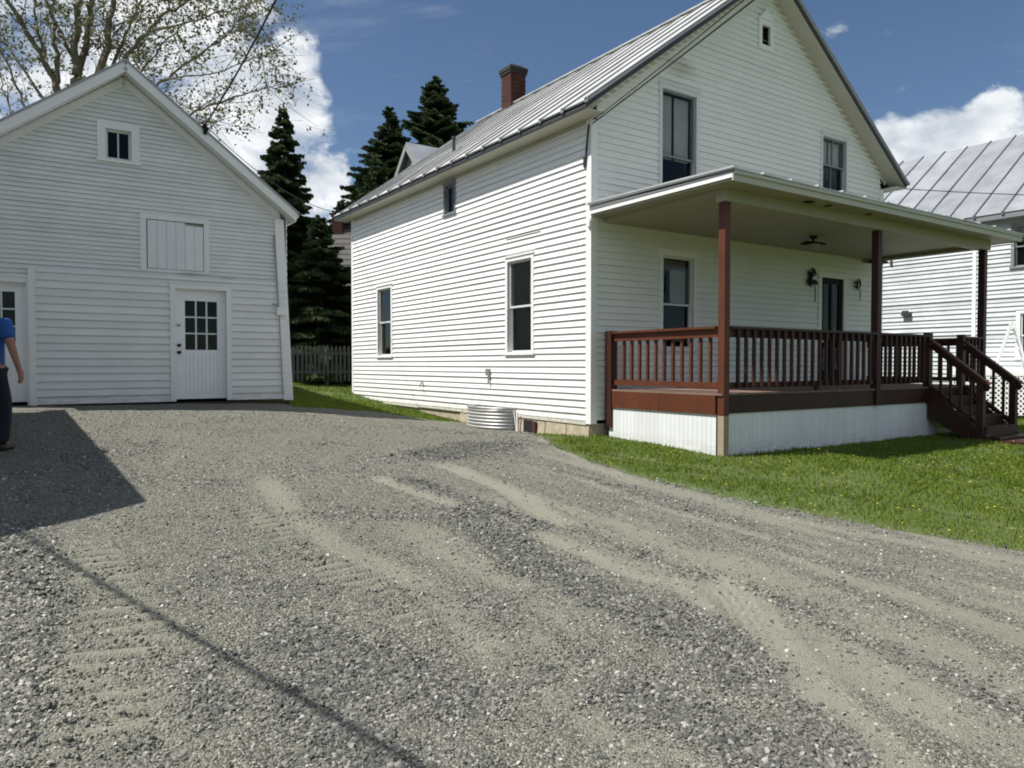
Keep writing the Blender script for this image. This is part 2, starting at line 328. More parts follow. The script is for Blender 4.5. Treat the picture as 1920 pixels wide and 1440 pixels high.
def stone_mat():
    k = mat('loose_stones'); dk = k.N.new('ShaderNodeAttribute'); dk.attribute_type = 'INSTANCER'; dk.attribute_name = 'dk'; oi = k.N.new('ShaderNodeObjectInfo'); n = k.noise(60, 3, .6)
    c = k.ramp(oi.outputs['Random'], [(0, (.08, .078, .070)), (.25, (.14, .138, .124)), (.5, (.205, .20, .168)), (.78, (.29, .28, .225)), (.94, (.40, .385, .33)), (1, (.64, .63, .58))])
    c = k.mix(k.mth('MULTIPLY', dk.outputs['Fac'], .8), c, k.mix(1., c, (.56, .565, .58), 'MULTIPLY'))
    return k.finish(k.mix(k.mth('MULTIPLY', n, .35), c, (.09, .09, .09)), .85, spec=.3)
M['stone'] = stone_mat()

# ------------------------------------------------------------------ terrain
TP = np.array([(0,0,0),(-6,0,.12),(6,0,-.05),(0,-8,-.05),(-3,4.5,.24),(0,5,.16),(4.3,6.2,.05),(-5.7,8.3,.61),(-4.5,14.5,.87),(-8.2,12.3,.92),(-12,10,.95),
 (1.33,12.2,.42),(.1,13.9,.29),(-1.3,15.9,.34),(-3.0,18.2,.50),(-4.5,20.6,.74),(-6,22,1.0),(-9,24,1.1),(2.9,10.5,.30),(5.5,12.2,.27),(8.2,13,.27),(9.3,13.6,.25),(5.5,8.5,.14),(9,8,.05),
 (13,20,.18),(12,14,.15),(20,16,0),(1,8,.26),(-2,9,.44),(-1.5,12.5,.44),(-.8,14.2,.32),(0,40,1.2),(-20,35,1.6),(25,40,.3),(-25,0,.6),(30,0,-.3),(0,-30,-.2),(-30,-30,0),(30,-30,-.4)], float)
_d = np.sqrt(((TP[:,None,:2]-TP[None,:,:2])**2).sum(-1)); _n = len(TP); _A = np.zeros((_n+3, _n+3)); _A[:_n,:_n] = _d; _A[:_n,_n] = 1; _A[:_n,_n+1:] = TP[:,:2]; _A[_n,:_n] = 1; _A[_n+1:,:_n] = TP[:,:2].T
_A[:_n,:_n] -= np.eye(_n)*.4
_W = np.linalg.solve(_A, np.r_[TP[:,2],0,0,0])
def gz(x, y):
    x = np.asarray(x, float); y = np.asarray(y, float)
    r = np.sqrt(x*x+(y-8)**2); k = np.minimum(1, 38/np.maximum(r, 1e-6)); X = x*k; Y = 8+(y-8)*k
    o = _W[_n]+_W[_n+1]*X+_W[_n+2]*Y
    for i in range(_n): o = o+_W[i]*np.sqrt((X-TP[i,0])**2+(Y-TP[i,1])**2+.3)
    return o
_tab = rng.random((256, 256))
def vn(x, y):
    xi = np.floor(x).astype(int); yi = np.floor(y).astype(int); fx = x-xi; fy = y-yi; fx = fx*fx*(3-2*fx); fy = fy*fy*(3-2*fy)
    g = lambda a, b: _tab[a & 255, b & 255]
    return (g(xi,yi)*(1-fx)+g(xi+1,yi)*fx)*(1-fy)+(g(xi,yi+1)*(1-fx)+g(xi+1,yi+1)*fx)*fy
def fbm(x, y, o=4):
    s = 0; a = .5; t = 0
    for i in range(o): s = s+a*vn(x*2**i+i*17.3, y*2**i+i*9.1); t += a; a *= .5
    return s/t
# the driveway's outline on the ground, metres
EDGE = [(-9.6,11.6),(-8.0,12.25),(-6.2,13.5),(-4.45,14.62),(-4.24,14.3),(-3.68,14.92),(-3.06,16.1),(-2.34,16.0),(-1.65,15.6),(-1.0,15.75),(.28,13.9),(.42,12.9),(.52,12.2),(.71,10.82),(1.0,9.79),(1.44,8.85),(1.87,8.28),(2.25,7.8),(2.7,7.28),(3.06,6.98),(3.68,6.48),(4.21,6.01),(5.6,5.3),(8,4.4),(9,4.1),(9,-3),(-13,-3),(-13,9)]
def inside(x, y, poly):
    r = np.zeros(x.shape, bool); n = len(poly)
    for i in range(n):
        x0, y0 = poly[i]; x1, y1 = poly[(i+1) % n]
        c = ((y0 > y) != (y1 > y)) & (x < (x1-x0)*(y-y0)/((y1-y0) if y1 != y0 else 1e-9)+x0); r ^= c
    return r
def pdist(x, y, pts, closed=False):
    best = np.full(x.shape, 1e9); along = np.zeros(x.shape); side = np.zeros(x.shape); acc = 0
    P = list(pts)+([pts[0]] if closed else [])
    for (x0, y0), (x1, y1) in zip(P[:-1], P[1:]):
        dx, dy = x1-x0, y1-y0; L2 = dx*dx+dy*dy; t = np.clip(((x-x0)*dx+(y-y0)*dy)/L2, 0, 1)
        d = np.hypot(x-x0-t*dx, y-y0-t*dy); m = d < best; L = math.sqrt(L2)
        best = np.where(m, d, best); along = np.where(m, acc+t*L, along); side = np.where(m, ((x-x0)*dy-(y-y0)*dx)/L, side); acc += L
    return best, along, side
def build_ground():
    def axis(lo, hi, s, far):
        a = list(np.arange(lo, hi+1e-6, s)); x = hi; st = s
        while x < far: st *= 1.22; x += st; a.append(x)
        x = lo; st = s; b = []
        while x > -far: st *= 1.22; x -= st; b.append(x)
        return np.array(b[::-1]+a)
    X, Y = np.meshgrid(axis(-10, 14, .12, 500), axis(2, 24, .12, 500)); Z = gz(X, Y)+.015*(fbm(X*1.3, Y*1.3)-.5)
    ins = inside(X, Y, EDGE); ed = pdist(X, Y, EDGE, True)[0]
    Z = Z-np.where(ins, np.clip(ed*.25, 0, .05), 0)
    h, w = X.shape; idx = np.arange(h*w).reshape(h, w)
    F = np.stack([idx[:-1,:-1], idx[:-1,1:], idx[1:,1:], idx[1:,:-1]], -1).reshape(-1, 4)
    g = np_mesh('ground', np.stack([X, Y, Z], -1).reshape(-1, 3), F, M['soil'], smooth=True); tag(g, 'uneven grassy ground around the houses', kind='structure')
build_ground()
# wheel tracks: centre line, half width, depth, tread
TR = [([(-1.70,8.19),(-0.41,6.67),(0.49,5.56),(0.84,5.0),(1.29,4.63)], .10, .012, 0, .95),
 ([(-1.03,9.18),(-0.09,7.64),(0.31,6.52),(0.8,5.79),(1.31,5.05),(1.39,4.41),(1.38,3.62),(1.42,3.02),(1.5,2.2)], .13, .012, 0, .9),
 ([(-0.2,9.4),(0.73,8.36),(1.34,7.09),(1.87,6.48),(2.46,5.6),(2.9,5.37),(3.33,4.85),(4.1,4)], .06, .008, 0, .7),
 ([(.35,12.2),(0.56,11.09),(1.0,9.2),(1.33,8.3),(2.07,7.28),(2.82,6.52),(3.89,5.65),(6,4.4)], .09, .004, 0, .7),
 ([(0.2,6.6),(0.98,5.57),(1.57,5.4),(1.91,4.73),(2.16,3.99),(2.26,3.28),(2.5,2.2)], .24, .006, 0, .55),
 ([(-2.75,7.87),(-2.2,6.88),(-1.87,6.18),(-1.35,5.43),(-0.7,4.8),(-0.34,4.27),(0,3.4)], .13, .008, 0, .6),
 ([(-2.55,6.75),(-2.4,6.35),(-1.77,5.65),(-1.24,5.01),(-0.87,4.58),(-0.48,4.14),(-0.17,3.8)], .15, .004, 1, .30),
 ([(-3.3,5.4),(-3.1,5.07),(-2.5,4.34),(-2.05,3.76),(-1.8,3.22),(-1.5,2.67),(-1.3,2.1)], .27, .004, 1, .34),
 ([(1.36,5.4),(1.41,5.1),(1.43,4.59),(1.37,4.09),(1.29,3.67)], .14, .008, 2, .85)]
DK = [([(-0.39,6.69),(0.15,5.22),(0.63,4.53),(1.01,4.06),(1.11,3.6)], .26), ([(0.55,6.2),(1.15,5.37),(1.31,5.05)], .09), ([(0.51,8.8),(1.29,7.9),(1.7,7.06),(2.08,6.49)], .07), ([(-1.07,7.81),(-0.25,6.82),(0.23,6.15)], .13), ([(1.61,4.81),(1.81,4.19),(2.12,3.66),(2.23,3.23)], .06),
 ([(-0.97,3.32),(-0.68,2.97),(-0.48,2.72)], .20), ([(-1.12,3.84),(-0.49,3.35),(-0.24,3.21)], .20), ([(1.02,3.66),(1.26,3.19),(1.35,2.79)], .10), ([(-3.9,5.4),(-3.5,4.92),(-2.95,4.22),(-2.40,3.19),(-2.05,2.5)], .36), ([(-1.46,3.55),(-1.30,3.12)], .11), ([(0.6,3.3),(1.1,2.7)], .2), ([(-.3,10.8),(-1.0,9.6)], .5)]
def drive_fields(X, Y):
    LUG = np.zeros(X.shape); pk = np.zeros(X.shape); rel = np.zeros(X.shape); wob = .05*(fbm(X*2.1, Y*2.1, 3)-.5)
    for pts, hw, dp, tread, pw in TR:
        d, al, sd = pdist(X, Y, pts); d = d+wob; tot = sum(math.dist(a, b) for a, b in zip(pts[:-1], pts[1:]))
        endf = np.clip(al/.5, 0, 1)*np.clip((tot-al)/.5, 0, 1)
        f = 1/(1+np.exp((d-hw)/.03))*endf; pk = np.maximum(pk, pw*f*(.85+.25*fbm(X*2.7+5, Y*2.7, 3)))
        rel -= dp*f; rel += (dp*.9)*np.exp(-((d-hw-.05)/.045)**2)*endf
        if tread == 1: rel += .019*f*np.tanh(2.*np.sin(al*2*math.pi/(.13 if hw < .2 else .15)+sd*6))*(.3+1.1*fbm(X*3, Y*3, 2)); bar = np.clip(.5+1.1*np.sin(al*2*math.pi/(.13 if hw < .2 else .15)+sd*6), 0, 1)*np.clip(fbm(X*3, Y*3, 3)*3-.8, 0, 1); pk = np.maximum(pk, .8*f*bar); LUG = np.maximum(LUG, f*(1-bar)*.45)
        if tread == 2: rel += .010*f*np.sin(sd*2*math.pi/.06+1.3*np.sin(al*2*math.pi/.14))
    cs = LUG.copy()
    for pts, hw in DK:
        d, al, sd = pdist(X, Y, pts); d = d+.22*(fbm(X*3.3+8, Y*3.3, 4)-.5); cs = np.maximum(cs, 1/(1+np.exp((d-hw)/.05)))
    cs = np.maximum(cs, .40*np.clip((fbm(X*1.1+40, Y*1.1, 5)-.58)*7, 0, 1)); cs = np.clip(cs, 0, 1)
    al = X*.50-Y*.866; ac = X*.866+Y*.50+.35*np.sin(al*.35)   # streaks left along the way cars come in
    st = np.clip((fbm(ac*4.2+3, al*.42+9, 4)-.47)*4.5, 0, 1)*np.clip((X+1.4)/1.2+.0, 0, 1)*np.clip((11-Y)/2, 0, 1)
    pk = np.maximum(pk, .75*st*(.45+.7*fbm(X*5, Y*5, 3))); cs = np.maximum(cs, .35*np.clip((.40-fbm(ac*4.2+3, al*.42+9, 4))*7, 0, 1)*np.clip((X+1.2)/1.2, 0, 1))
    return np.clip(pk*(1-.6*cs), 0, 1), cs, rel
def build_drive():
    ys = np.concatenate([np.arange(-2.6, 2, .15), np.arange(2, 7.2, .021), np.arange(7.2, 16.4, .055)]); xs = np.concatenate([np.arange(-12.6, -4.2, .15), np.arange(-4.2, 4.4, .021), np.arange(4.4, 8.8, .15)])
    X, Y = np.meshgrid(xs, ys); jx = .10*(fbm(X*2.3, Y*2.3, 4)-.5)*2; jy = .10*(fbm(X*2.3+31, Y*2.3+7, 4)-.5)*2
    ins = inside(X+jx, Y+jy, EDGE); ed = np.where(ins, pdist(X+jx, Y+jy, EDGE, True)[0], 0)
    pk, cs, rel = drive_fields(X, Y)
    grit = .013*(fbm(X*13, Y*13, 3)-.5)+.020*(fbm(X*3, Y*3, 3)-.5)
    Z = gz(X, Y)+.022+(rel+grit*(1-.6*pk))*np.clip(ed/.15, 0, 1)-.03*np.clip(1-ed/.10, 0, 1)
    h, w = X.shape; idx = np.arange(h*w).reshape(h, w)
    F = np.stack([idx[:-1,:-1], idx[:-1,1:], idx[1:,1:], idx[1:,:-1]], -1).reshape(-1, 4); F = F[ins.ravel()[F].all(1)]
    used = np.unique(F); mp = np.full(h*w, -1); mp[used] = np.arange(len(used)); V = np.stack([X, Y, Z], -1).reshape(-1, 3)[used]
    o = np_mesh('gravel_driveway', V, mp[F], M['gravel'], attr={'packed': pk.ravel()[used], 'coarse': cs.ravel()[used]}, smooth=True)
    tag(o, 'grey gravel driveway with pale wheel tracks', kind='structure')
build_drive()
def build_stones():
    n = 420000; r = 2.3+11.5*rng.random(n)**1.5; th = (rng.random(n)-.5)*R(86); X = r*np.sin(th); Y = r*np.cos(th)
    ok = inside(X, Y, EDGE); X = X[ok]; Y = Y[ok]; r = r[ok]; pk, cs, rel = drive_fields(X, Y)
    p = (.10+.75*cs+.30*np.clip(fbm(X*1.5, Y*1.5, 5)*2.4-.9, 0, 1))*(1-.88*pk); ok = rng.random(len(X)) < p; X, Y, r, pk, cs, rel = [a[ok] for a in (X, Y, r, pk, cs, rel)]
    s = (.0026+.0050*rng.random(len(X))**2.4)*(1+.55*cs)*(1+.055*r); s[rng.random(len(X)) < .006] *= 1.7
    Z = gz(X, Y)+.022+rel+.020*(fbm(X*3, Y*3, 3)-.5)+s*.15
    me = bpy.data.meshes.new('loose_gravel'); me.vertices.add(len(X)); me.vertices.foreach_set('co', np.stack([X, Y, Z], -1).astype(np.float32).ravel()); me.update()
    a = me.attributes.new('sc', 'FLOAT_VECTOR', 'POINT'); q = rng.random((len(X), 3))*.7+.65; q[:,2] *= .75; a.data.foreach_set('vector', (q*s[:,None]).astype(np.float32).ravel())
    a = me.attributes.new('rt', 'FLOAT_VECTOR', 'POINT'); a.data.foreach_set('vector', ((rng.random((len(X), 3))-.5)*np.array([1.2, 1.2, 6.28])).astype(np.float32).ravel())
    a = me.attributes.new('dk', 'FLOAT', 'POINT'); a.data.foreach_set('value', (cs*np.clip((X+1.6)*3, 0, 1)*np.clip(.5+fbm(X*2.7, Y*2.7, 3), 0, 1)).astype(np.float32))
    me.materials.append(M['stone']); o = link_mesh('loose_gravel', me); tag(o, 'loose grey and pale stones scattered over the driveway', 'gravel', kind='stuff')
    ng = bpy.data.node_groups.new('scatter_stones', 'GeometryNodeTree'); ng.interface.new_socket('Geometry', in_out='INPUT', socket_type='NodeSocketGeometry'); ng.interface.new_socket('Geometry', in_out='OUTPUT', socket_type='NodeSocketGeometry')
    N = ng.nodes; L = ng.links; gi = N.new('NodeGroupInput'); go = N.new('NodeGroupOutput'); ip = N.new('GeometryNodeInstanceOnPoints')
    ic = N.new('GeometryNodeMeshIcoSphere'); ic.inputs['Radius'].default_value = 1; ic.inputs['Subdivisions'].default_value = 1
    cu = N.new('GeometryNodeMeshCube'); cu.inputs['Size'].default_value = (1.5, 1.4, 1.5)
    sp = N.new('GeometryNodeSetPosition'); rv = N.new('FunctionNodeRandomValue'); rv.data_type = 'FLOAT_VECTOR'; rv.inputs[0].default_value = (-.3,)*3; rv.inputs[1].default_value = (.3,)*3
    L.new(ic.outputs[0], sp.inputs[0]); L.new(rv.outputs[0], sp.inputs['Offset'])
    sp2 = N.new('GeometryNodeSetPosition'); rv2 = N.new('FunctionNodeRandomValue'); rv2.data_type = 'FLOAT_VECTOR'; rv2.inputs[0].default_value = (-.4,)*3; rv2.inputs[1].default_value = (.4,)*3; rv2.inputs['Seed'].default_value = 5
    L.new(cu.outputs[0], sp2.inputs[0]); L.new(rv2.outputs[0], sp2.inputs['Offset'])
    g2 = N.new('GeometryNodeGeometryToInstance'); L.new(sp.outputs[0], g2.inputs[0]); L.new(sp2.outputs[0], g2.inputs[0])
    sm = N.new('GeometryNodeSetMaterial'); sm.inputs['Material'].default_value = M['stone']; L.new(g2.outputs[0], sm.inputs[0])
    na = N.new('GeometryNodeInputNamedAttribute'); na.data_type = 'FLOAT_VECTOR'; na.inputs[0].default_value = 'sc'; nr = N.new('GeometryNodeInputNamedAttribute'); nr.data_type = 'FLOAT_VECTOR'; nr.inputs[0].default_value = 'rt'
    L.new(gi.outputs[0], ip.inputs['Points']); L.new(sm.outputs[0], ip.inputs['Instance']); ip.inputs['Pick Instance'].default_value = True
    L.new(na.outputs[0], ip.inputs['Scale']); L.new(nr.outputs[0], ip.inputs['Rotation']); L.new(ip.outputs[0], go.inputs[0])
    o.modifiers.new('scatter', 'NODES').node_group = ng
build_stones()
DIRS = Matrix.Rotation(ANG, 4, 'Z')
C0 = Vector((1.3265, 12.3728, 0)); B0 = Vector((-5.8, 13.8, 0))
def to_loc(x, y, o): dx = x-o[0]; dy = y-o[1]; return dx*UX[0]+dy*UX[1], dx*VX[0]+dy*VX[1]
def wpt(o, a, b, z=0): return Vector((o[0]+a*UX[0]+b*VX[0], o[1]+a*UX[1]+b*VX[1], z))
def build_grass():
    n = 620000; X = -7+22*rng.random(n); Y = 4.6+20*rng.random(n)**1.15
    jx = .10*(fbm(X*2.3, Y*2.3, 4)-.5)*2; jy = .10*(fbm(X*2.3+31, Y*2.3+7, 4)-.5)*2
    dr = inside(X+jx, Y+jy, EDGE); ed = pdist(X+jx, Y+jy, EDGE, True)[0]
    edge_tuft = dr & (ed < .32) & (rng.random(n) < .34*(1-ed/.32)) & (fbm(X*4, Y*4, 3) > .50)
    a, b = to_loc(X, Y, C0); house = (a > .02) & (a < 8.85) & (b > .05) & (b < 10.45); deck = (a > .42) & (a < 8.2) & (b > -2.45) & (b < .1)
    a2, b2 = to_loc(X, Y, B0); barn = (a2 < 1.6) & (b2 > 0)
    nb = (a > 15) & (a < 23)
    view = (np.abs(X)/np.maximum(Y, .1) < .80)
    dist = np.hypot(X, Y); thin = rng.random(n) < np.clip(1.25-(dist-7)/16, .25, 1)*(.35+.65*(np.clip((fbm(X*1.8, Y*1.8, 4)-.32)*4, 0, 1)))*np.where(dr, 1, np.clip(.15+ed/.35, 0, 1))
    ok = ((~dr) | edge_tuft) & ~house & ~deck & ~barn & ~nb & view & thin
    X, Y, dist = X[ok], Y[ok], dist[ok]; n = len(X)
    H = (.022+.034*rng.random(n)**1.4)*(.45+1.2*fbm(X*2.1+3, Y*2.1, 4)); W_ = (.0032+.0016*rng.random(n))*np.clip(dist/6, 1, 3); th = rng.random(n)*6.283; ln = (rng.random(n)*.9)*H; la = rng.random(n)*6.283
    Z = gz(X, Y)-.004+.015*(fbm(X*1.3, Y*1.3)-.5)
    wx = np.cos(th)*W_; wy = np.sin(th)*W_; tx = np.cos(la)*ln; ty = np.sin(la)*ln
    V = np.stack([np.stack([X-wx, Y-wy, Z], -1), np.stack([X+wx, Y+wy, Z], -1), np.stack([X+wx*.7+tx*.4, Y+wy*.7+ty*.4, Z+H*.62], -1), np.stack([X+tx, Y+ty, Z+H], -1), np.stack([X-wx*.7+tx*.4, Y-wy*.7+ty*.4, Z+H*.62], -1)], 1)
    base = np.arange(n)*5; F = np.concatenate([np.stack([base, base+1, base+2], -1), np.stack([base, base+2, base+4], -1), np.stack([base+4, base+2, base+3], -1)])
    tone = np.clip(.15+.6*fbm(X*.9+7, Y*.9, 4)+.35*rng.random(n)-.1, 0, 1); tone[rng.random(n) < .04] = 1.35
    g = np_mesh('lawn_grass', V.reshape(-1, 3), F, M['grass'], attr={'tone': np.repeat(tone, 5)}); tag(g, 'short green lawn grass beside the driveway and houses', 'grass', kind='stuff')
    print('blades', n)
build_grass()
def build_weeds():
    mb = MB(); t = []
    for i in range(560):
        x = random.uniform(1.2, 13); y = random.uniform(5.2, 13.5)
        if inside(np.array([x]), np.array([y]), EDGE)[0]: continue
        a, b = to_loc(x, y, C0)
        if a > .3 and b > -2.6: continue
        z = float(gz(x, y)); h = random.uniform(.045, .08); r = random.uniform(.009, .017); P = [(x+r*math.cos(k*1.047), y+r*math.sin(k*1.047), z+h+random.uniform(-.003, .003)) for k in range(6)]
        mb.add(P+[(x, y, z+h+.006)], [(k, (k+1) % 6, 6) for k in range(6)]); mb.add([(x-.002, y, z), (x+.002, y, z), (x+.001, y, z+h)], [(0, 1, 2)])
    o = mb.build('dandelions', M['weed']); a = o.data.attributes.new('tone', 'FLOAT', 'POINT'); tag(o, 'small pale yellow dandelion heads dotted over the lawn', 'dandelions', kind='stuff')
build_weeds()

# ------------------------------------------------------------------ walls and windows
class Wall:   # a = along, d = outward
    def __init__(s, o, ea, en): s.o = Vector(o); s.ea = Vector(ea); s.en = Vector(en)
    def P(s, a, z, d=0): return s.o+s.ea*a+s.en*d+Vector((0, 0, z))
    def box(s, mb, a0, a1, z0, z1, d0, d1):
        P = s.P; mb.hexa([P(a0,z0,d0), P(a1,z0,d0), P(a1,z0,d1), P(a0,z0,d1), P(a0,z1,d0), P(a1,z1,d0), P(a1,z1,d1), P(a0,z1,d1)]); return mb
def siding(w, z0, z1, h, span, holes, mtl, parent, lip=.02, joined=False, name='clapboard', wob=.002, jitter=.0):
    """span(z)->(a0,a1); holes [(a0,a1,z0,z1)]; every board is its own object unless joined"""
    wall = MB(); J = MB(); rows = int(math.ceil((z1-z0)/h)); cnt = 0
    for i in range(rows):
        b = z0+i*h; t = min(b+h, z1); bl, br = span(b); tl, tr = span(t)
        if br-bl < .02 and tr-tl < .02: continue
        if tr < tl: tl = tr = (tl+tr)/2
        cuts = sorted({bl, br} | {x for hh in holes for x in hh[:2] if bl < x < br and hh[2] < t and hh[3] > b})
        segs = []
        for c0, c1 in zip(cuts[:-1], cuts[1:]):
            rng_ = [(b, t)]
            for (h0, h1, hz0, hz1) in holes:
                if h0 < c1-1e-6 and h1 > c0+1e-6:
                    nr = []
                    for (p, q) in rng_:
                        if hz1 <= p or hz0 >= q: nr.append((p, q)); continue
                        if hz0 > p+.012: nr.append((p, hz0))
                        if hz1 < q-.012: nr.append((hz1, q))
                    rng_ = nr
            for rr in rng_:
                if segs and segs[-1][2:] == rr and abs(segs[-1][1]-c0) < 1e-6: segs[-1] = (segs[-1][0], c1, *rr)
                else: segs.append((c0, c1, *rr))
        for (c0, c1, p, q) in segs:
            k = lambda z: (z-b)/h
            dd = lambda z: .003+(lip-.003)*(1-k(z))
            e0 = c0 if c0 > bl+1e-6 else None; e1 = c1 if c1 < br-1e-6 else None
            L_ = lambda z: e0 if e0 is not None else bl+(tl-bl)*min(1, (z-b)/max(t-b, 1e-6))
            R_ = lambda z: e1 if e1 is not None else br+(tr-br)*min(1, (z-b)/max(t-b, 1e-6))
            lw = random.uniform(-wob, wob); rw = random.uniform(-wob, wob)
            l0, r0, l1, r1 = L_(p), R_(p), L_(q), R_(q)
            if r0-l0 < .01 and r1-l1 < .01: continue
            jt = random.uniform(-jitter, jitter)
            V = [w.P(l0, p+lw, -.004), w.P(r0, p+rw, -.004), w.P(r0, p+rw, dd(p)+jt), w.P(l0, p+lw, dd(p)+jt), w.P(l1, q, -.004), w.P(r1, q, -.004), w.P(r1, q, dd(q)), w.P(l1, q, dd(q))]
            wall.add([w.P(l0, p, -.005), w.P(r0, p, -.005), w.P(r1, q, -.005), w.P(l1, q, -.005)], [(0, 1, 2, 3)])
            if joined: J.hexa(V)
            else: SID.append((name, MB().hexa(V).mesh(name, mtl))); cnt += 1
    if joined:
        wall.v, wall.f, wall.m, wall.mi = wall.v, wall.f, wall.m, 0; wall.add(J.v, J.f)
        return wall.build('wall', mtl, parent)
    wo = wall.build('wall', mtl, parent)
    for nm, me in SID: link_mesh(nm, me, wo)
    SID.clear(); return wo
SID = []
def window(w, par, a0, a1, z0, z1, cw=.09, sash='sash', casing='trim', mid=.5, curtain=None, muntin=None, recess='dark_in', name='window', head=.03, sillz=.04, paneback=0):
    mb = MB(); B = w.box
    if cw > 0:
        B(mb, a0-cw, a0, z0-.01, z1+cw, 0, .038); B(mb, a1, a1+cw, z0-.01, z1+cw, 0, .038); B(mb, a0, a1, z1, z1+cw, 0, .0365)
        if head: B(mb, a0-cw-.02, a1+cw+.02, z1+cw, z1+cw+head, 0, .055)
    for (p, q, r_, s_) in ((a0-.012, a0, z0, z1), (a1, a1+.012, z0, z1), (a0, a1, z1, z1+.012), (a0, a1, z0-.012, z0)): B(mb, p, q, r_, s_, -.12, -.001)
    fr = mb.build(name, M[casing], par)
    if cw > 0: w.box(MB(), a0-cw-.025, a1+cw+.025, z0-.012-sillz, z0-.0125, 0, .065).build('sill', M[casing], fr)
    zm = z0+(z1-z0)*mid; sw = .038
    def sash_(p0, p1, d0):
        s = MB(); B(s, a0, a0+sw, p0, p1, d0, d0+.035); B(s, a1-sw, a1, p0, p1, d0, d0+.035); B(s, a0+sw, a1-sw, p1-sw, p1, d0, d0+.034); B(s, a0+sw, a1-sw, p0, p0+sw, d0, d0+.034)
        if muntin:
            for i in range(1, muntin[0]): x = a0+(a1-a0)*i/muntin[0]; B(s, x-.011, x+.011, p0+sw, p1-sw, d0+.004, d0+.031)
            for j in range(1, muntin[1]): y = p0+(p1-p0)*j/muntin[1]; B(s, a0+sw, a1-sw, y-.011, y+.011, d0+.006, d0+.029)
        s.build('sash', M[sash], fr); B(MB(), a0+sw-.004, a1-sw+.004, p0+sw-.004, p1-sw+.004, d0+.012, d0+.016).build('pane', M['glass'], fr)
    if mid: sash_(zm-.02, z1, -.055); sash_(z0, zm+.02, -.092)
    else: sash_(z0, z1, -.07)
    rb = MB(); D = -.8
    for q in (((a0-.3,z0-.3,D),(a1+.3,z0-.3,D),(a1+.3,z1+.3,D),(a0-.3,z1+.3,D)), ((a0-.3,z0-.3,D),(a0-.3,z0-.3,-.12),(a0-.3,z1+.3,-.12),(a0-.3,z1+.3,D)), ((a1+.3,z0-.3,D),(a1+.3,z0-.3,-.12),(a1+.3,z1+.3,-.12),(a1+.3,z1+.3,D)),
              ((a0-.3,z0-.3,D),(a1+.3,z0-.3,D),(a1+.3,z0-.3,-.12),(a0-.3,z0-.3,-.12)), ((a0-.3,z1+.3,D),(a1+.3,z1+.3,D),(a1+.3,z1+.3,-.12),(a0-.3,z1+.3,-.12)),
              ((a0-.3,z0-.3,-.121),(a0-.012,z0-.3,-.121),(a0-.012,z1+.3,-.121),(a0-.3,z1+.3,-.121)), ((a1+.012,z0-.3,-.121),(a1+.3,z0-.3,-.121),(a1+.3,z1+.3,-.121),(a1+.012,z1+.3,-.121)),
              ((a0-.012,z0-.3,-.121),(a1+.012,z0-.3,-.121),(a1+.012,z0-.012,-.121),(a0-.012,z0-.012,-.121)), ((a0-.012,z1+.012,-.121),(a1+.012,z1+.012,-.121),(a1+.012,z1+.3,-.121),(a0-.012,z1+.3,-.121))):
        rb.add([w.P(a, z, d) for a, z, d in q], [(0, 1, 2, 3)])
    rb.build('room_recess', M[recess], fr)
    for (ca0, ca1, cz0, cz1) in (curtain or []):
        cb = MB(); n = 24; V = []
        for i in range(n+1):
            a = ca0+(ca1-ca0)*i/n; d = -.135-.012*math.sin(i*1.9); V += [w.P(a, cz0, d), w.P(a, cz1, d)]
        cb.add(V, [(2*i, 2*i+2, 2*i+3, 2*i+1) for i in range(n)]); cb.build('curtain', M['curtain'], fr)
    return fr
def metal_roof(par, eaves, ridge, v0, v1, pitch_n, mroof, mseam, step=.6, name='roof_panel', thick=.03, seamh=.035):
    """eaves (u,z) ridge (u,z); panels run along v; each panel a part with its seam"""
    (ue, ze), (ur, zr) = eaves, ridge; n = max(1, round((v1-v0)/step)); st = (v1-v0)/n
    dr = Vector((ur-ue, 0, zr-ze)).normalized(); nrm = Vector((-dr.z, 0, dr.x)) if dr.x > 0 else Vector((dr.z, 0, -dr.x))
    for i in range(n):
        a = v0+i*st+.003; b = v0+(i+1)*st-.003; e = random.uniform(-.012, .012); mb = MB(); K = 6; V = []
        for j in range(K+1):
            t = j/K; off = random.uniform(-.005, .005) if 0 < j < K else 0
            c = Vector((ue, 0, ze))+(Vector((ur, 0, zr))-Vector((ue, 0, ze)))*t-dr*(e if j == 0 else 0)+nrm*off
            V += [c+Vector((0, a, 0)), c+Vector((0, (a+b)/2, 0))+nrm*random.uniform(-.006, .004), c+Vector((0, b, 0)), c+Vector((0, b, 0))-nrm*thick, c+Vector((0, a, 0))-nrm*thick]
        F = []
        for j in range(K):
            p = j*5; q = p+5; F += [(p, p+1, q+1, q), (p+1, p+2, q+2, q+1), (p+2, p+3, q+3, q+2), (p+3, p+4, q+4, q+3), (p+4, p, q, q+4)]
        F += [(4, 3, 2, 1, 0), tuple(K*5+x for x in range(5))]
        p = mb.add(V, F).build(name, mroof, par)
        s = MB(); A = Vector((ue, v0+i*st, ze)); Bp = Vector((ur, v0+i*st, zr)); s.bar(A-dr*.02+nrm*seamh*.4, Bp+nrm*seamh*.4, .022, seamh, nrm); s.box(ue-(.02 if dr.x > 0 else -.005), ue+(.005 if dr.x > 0 else .02), v0+i*st-.035, v0+i*st+.035, ze-.05, ze+.03)
        s.build('seam', mseam, p)

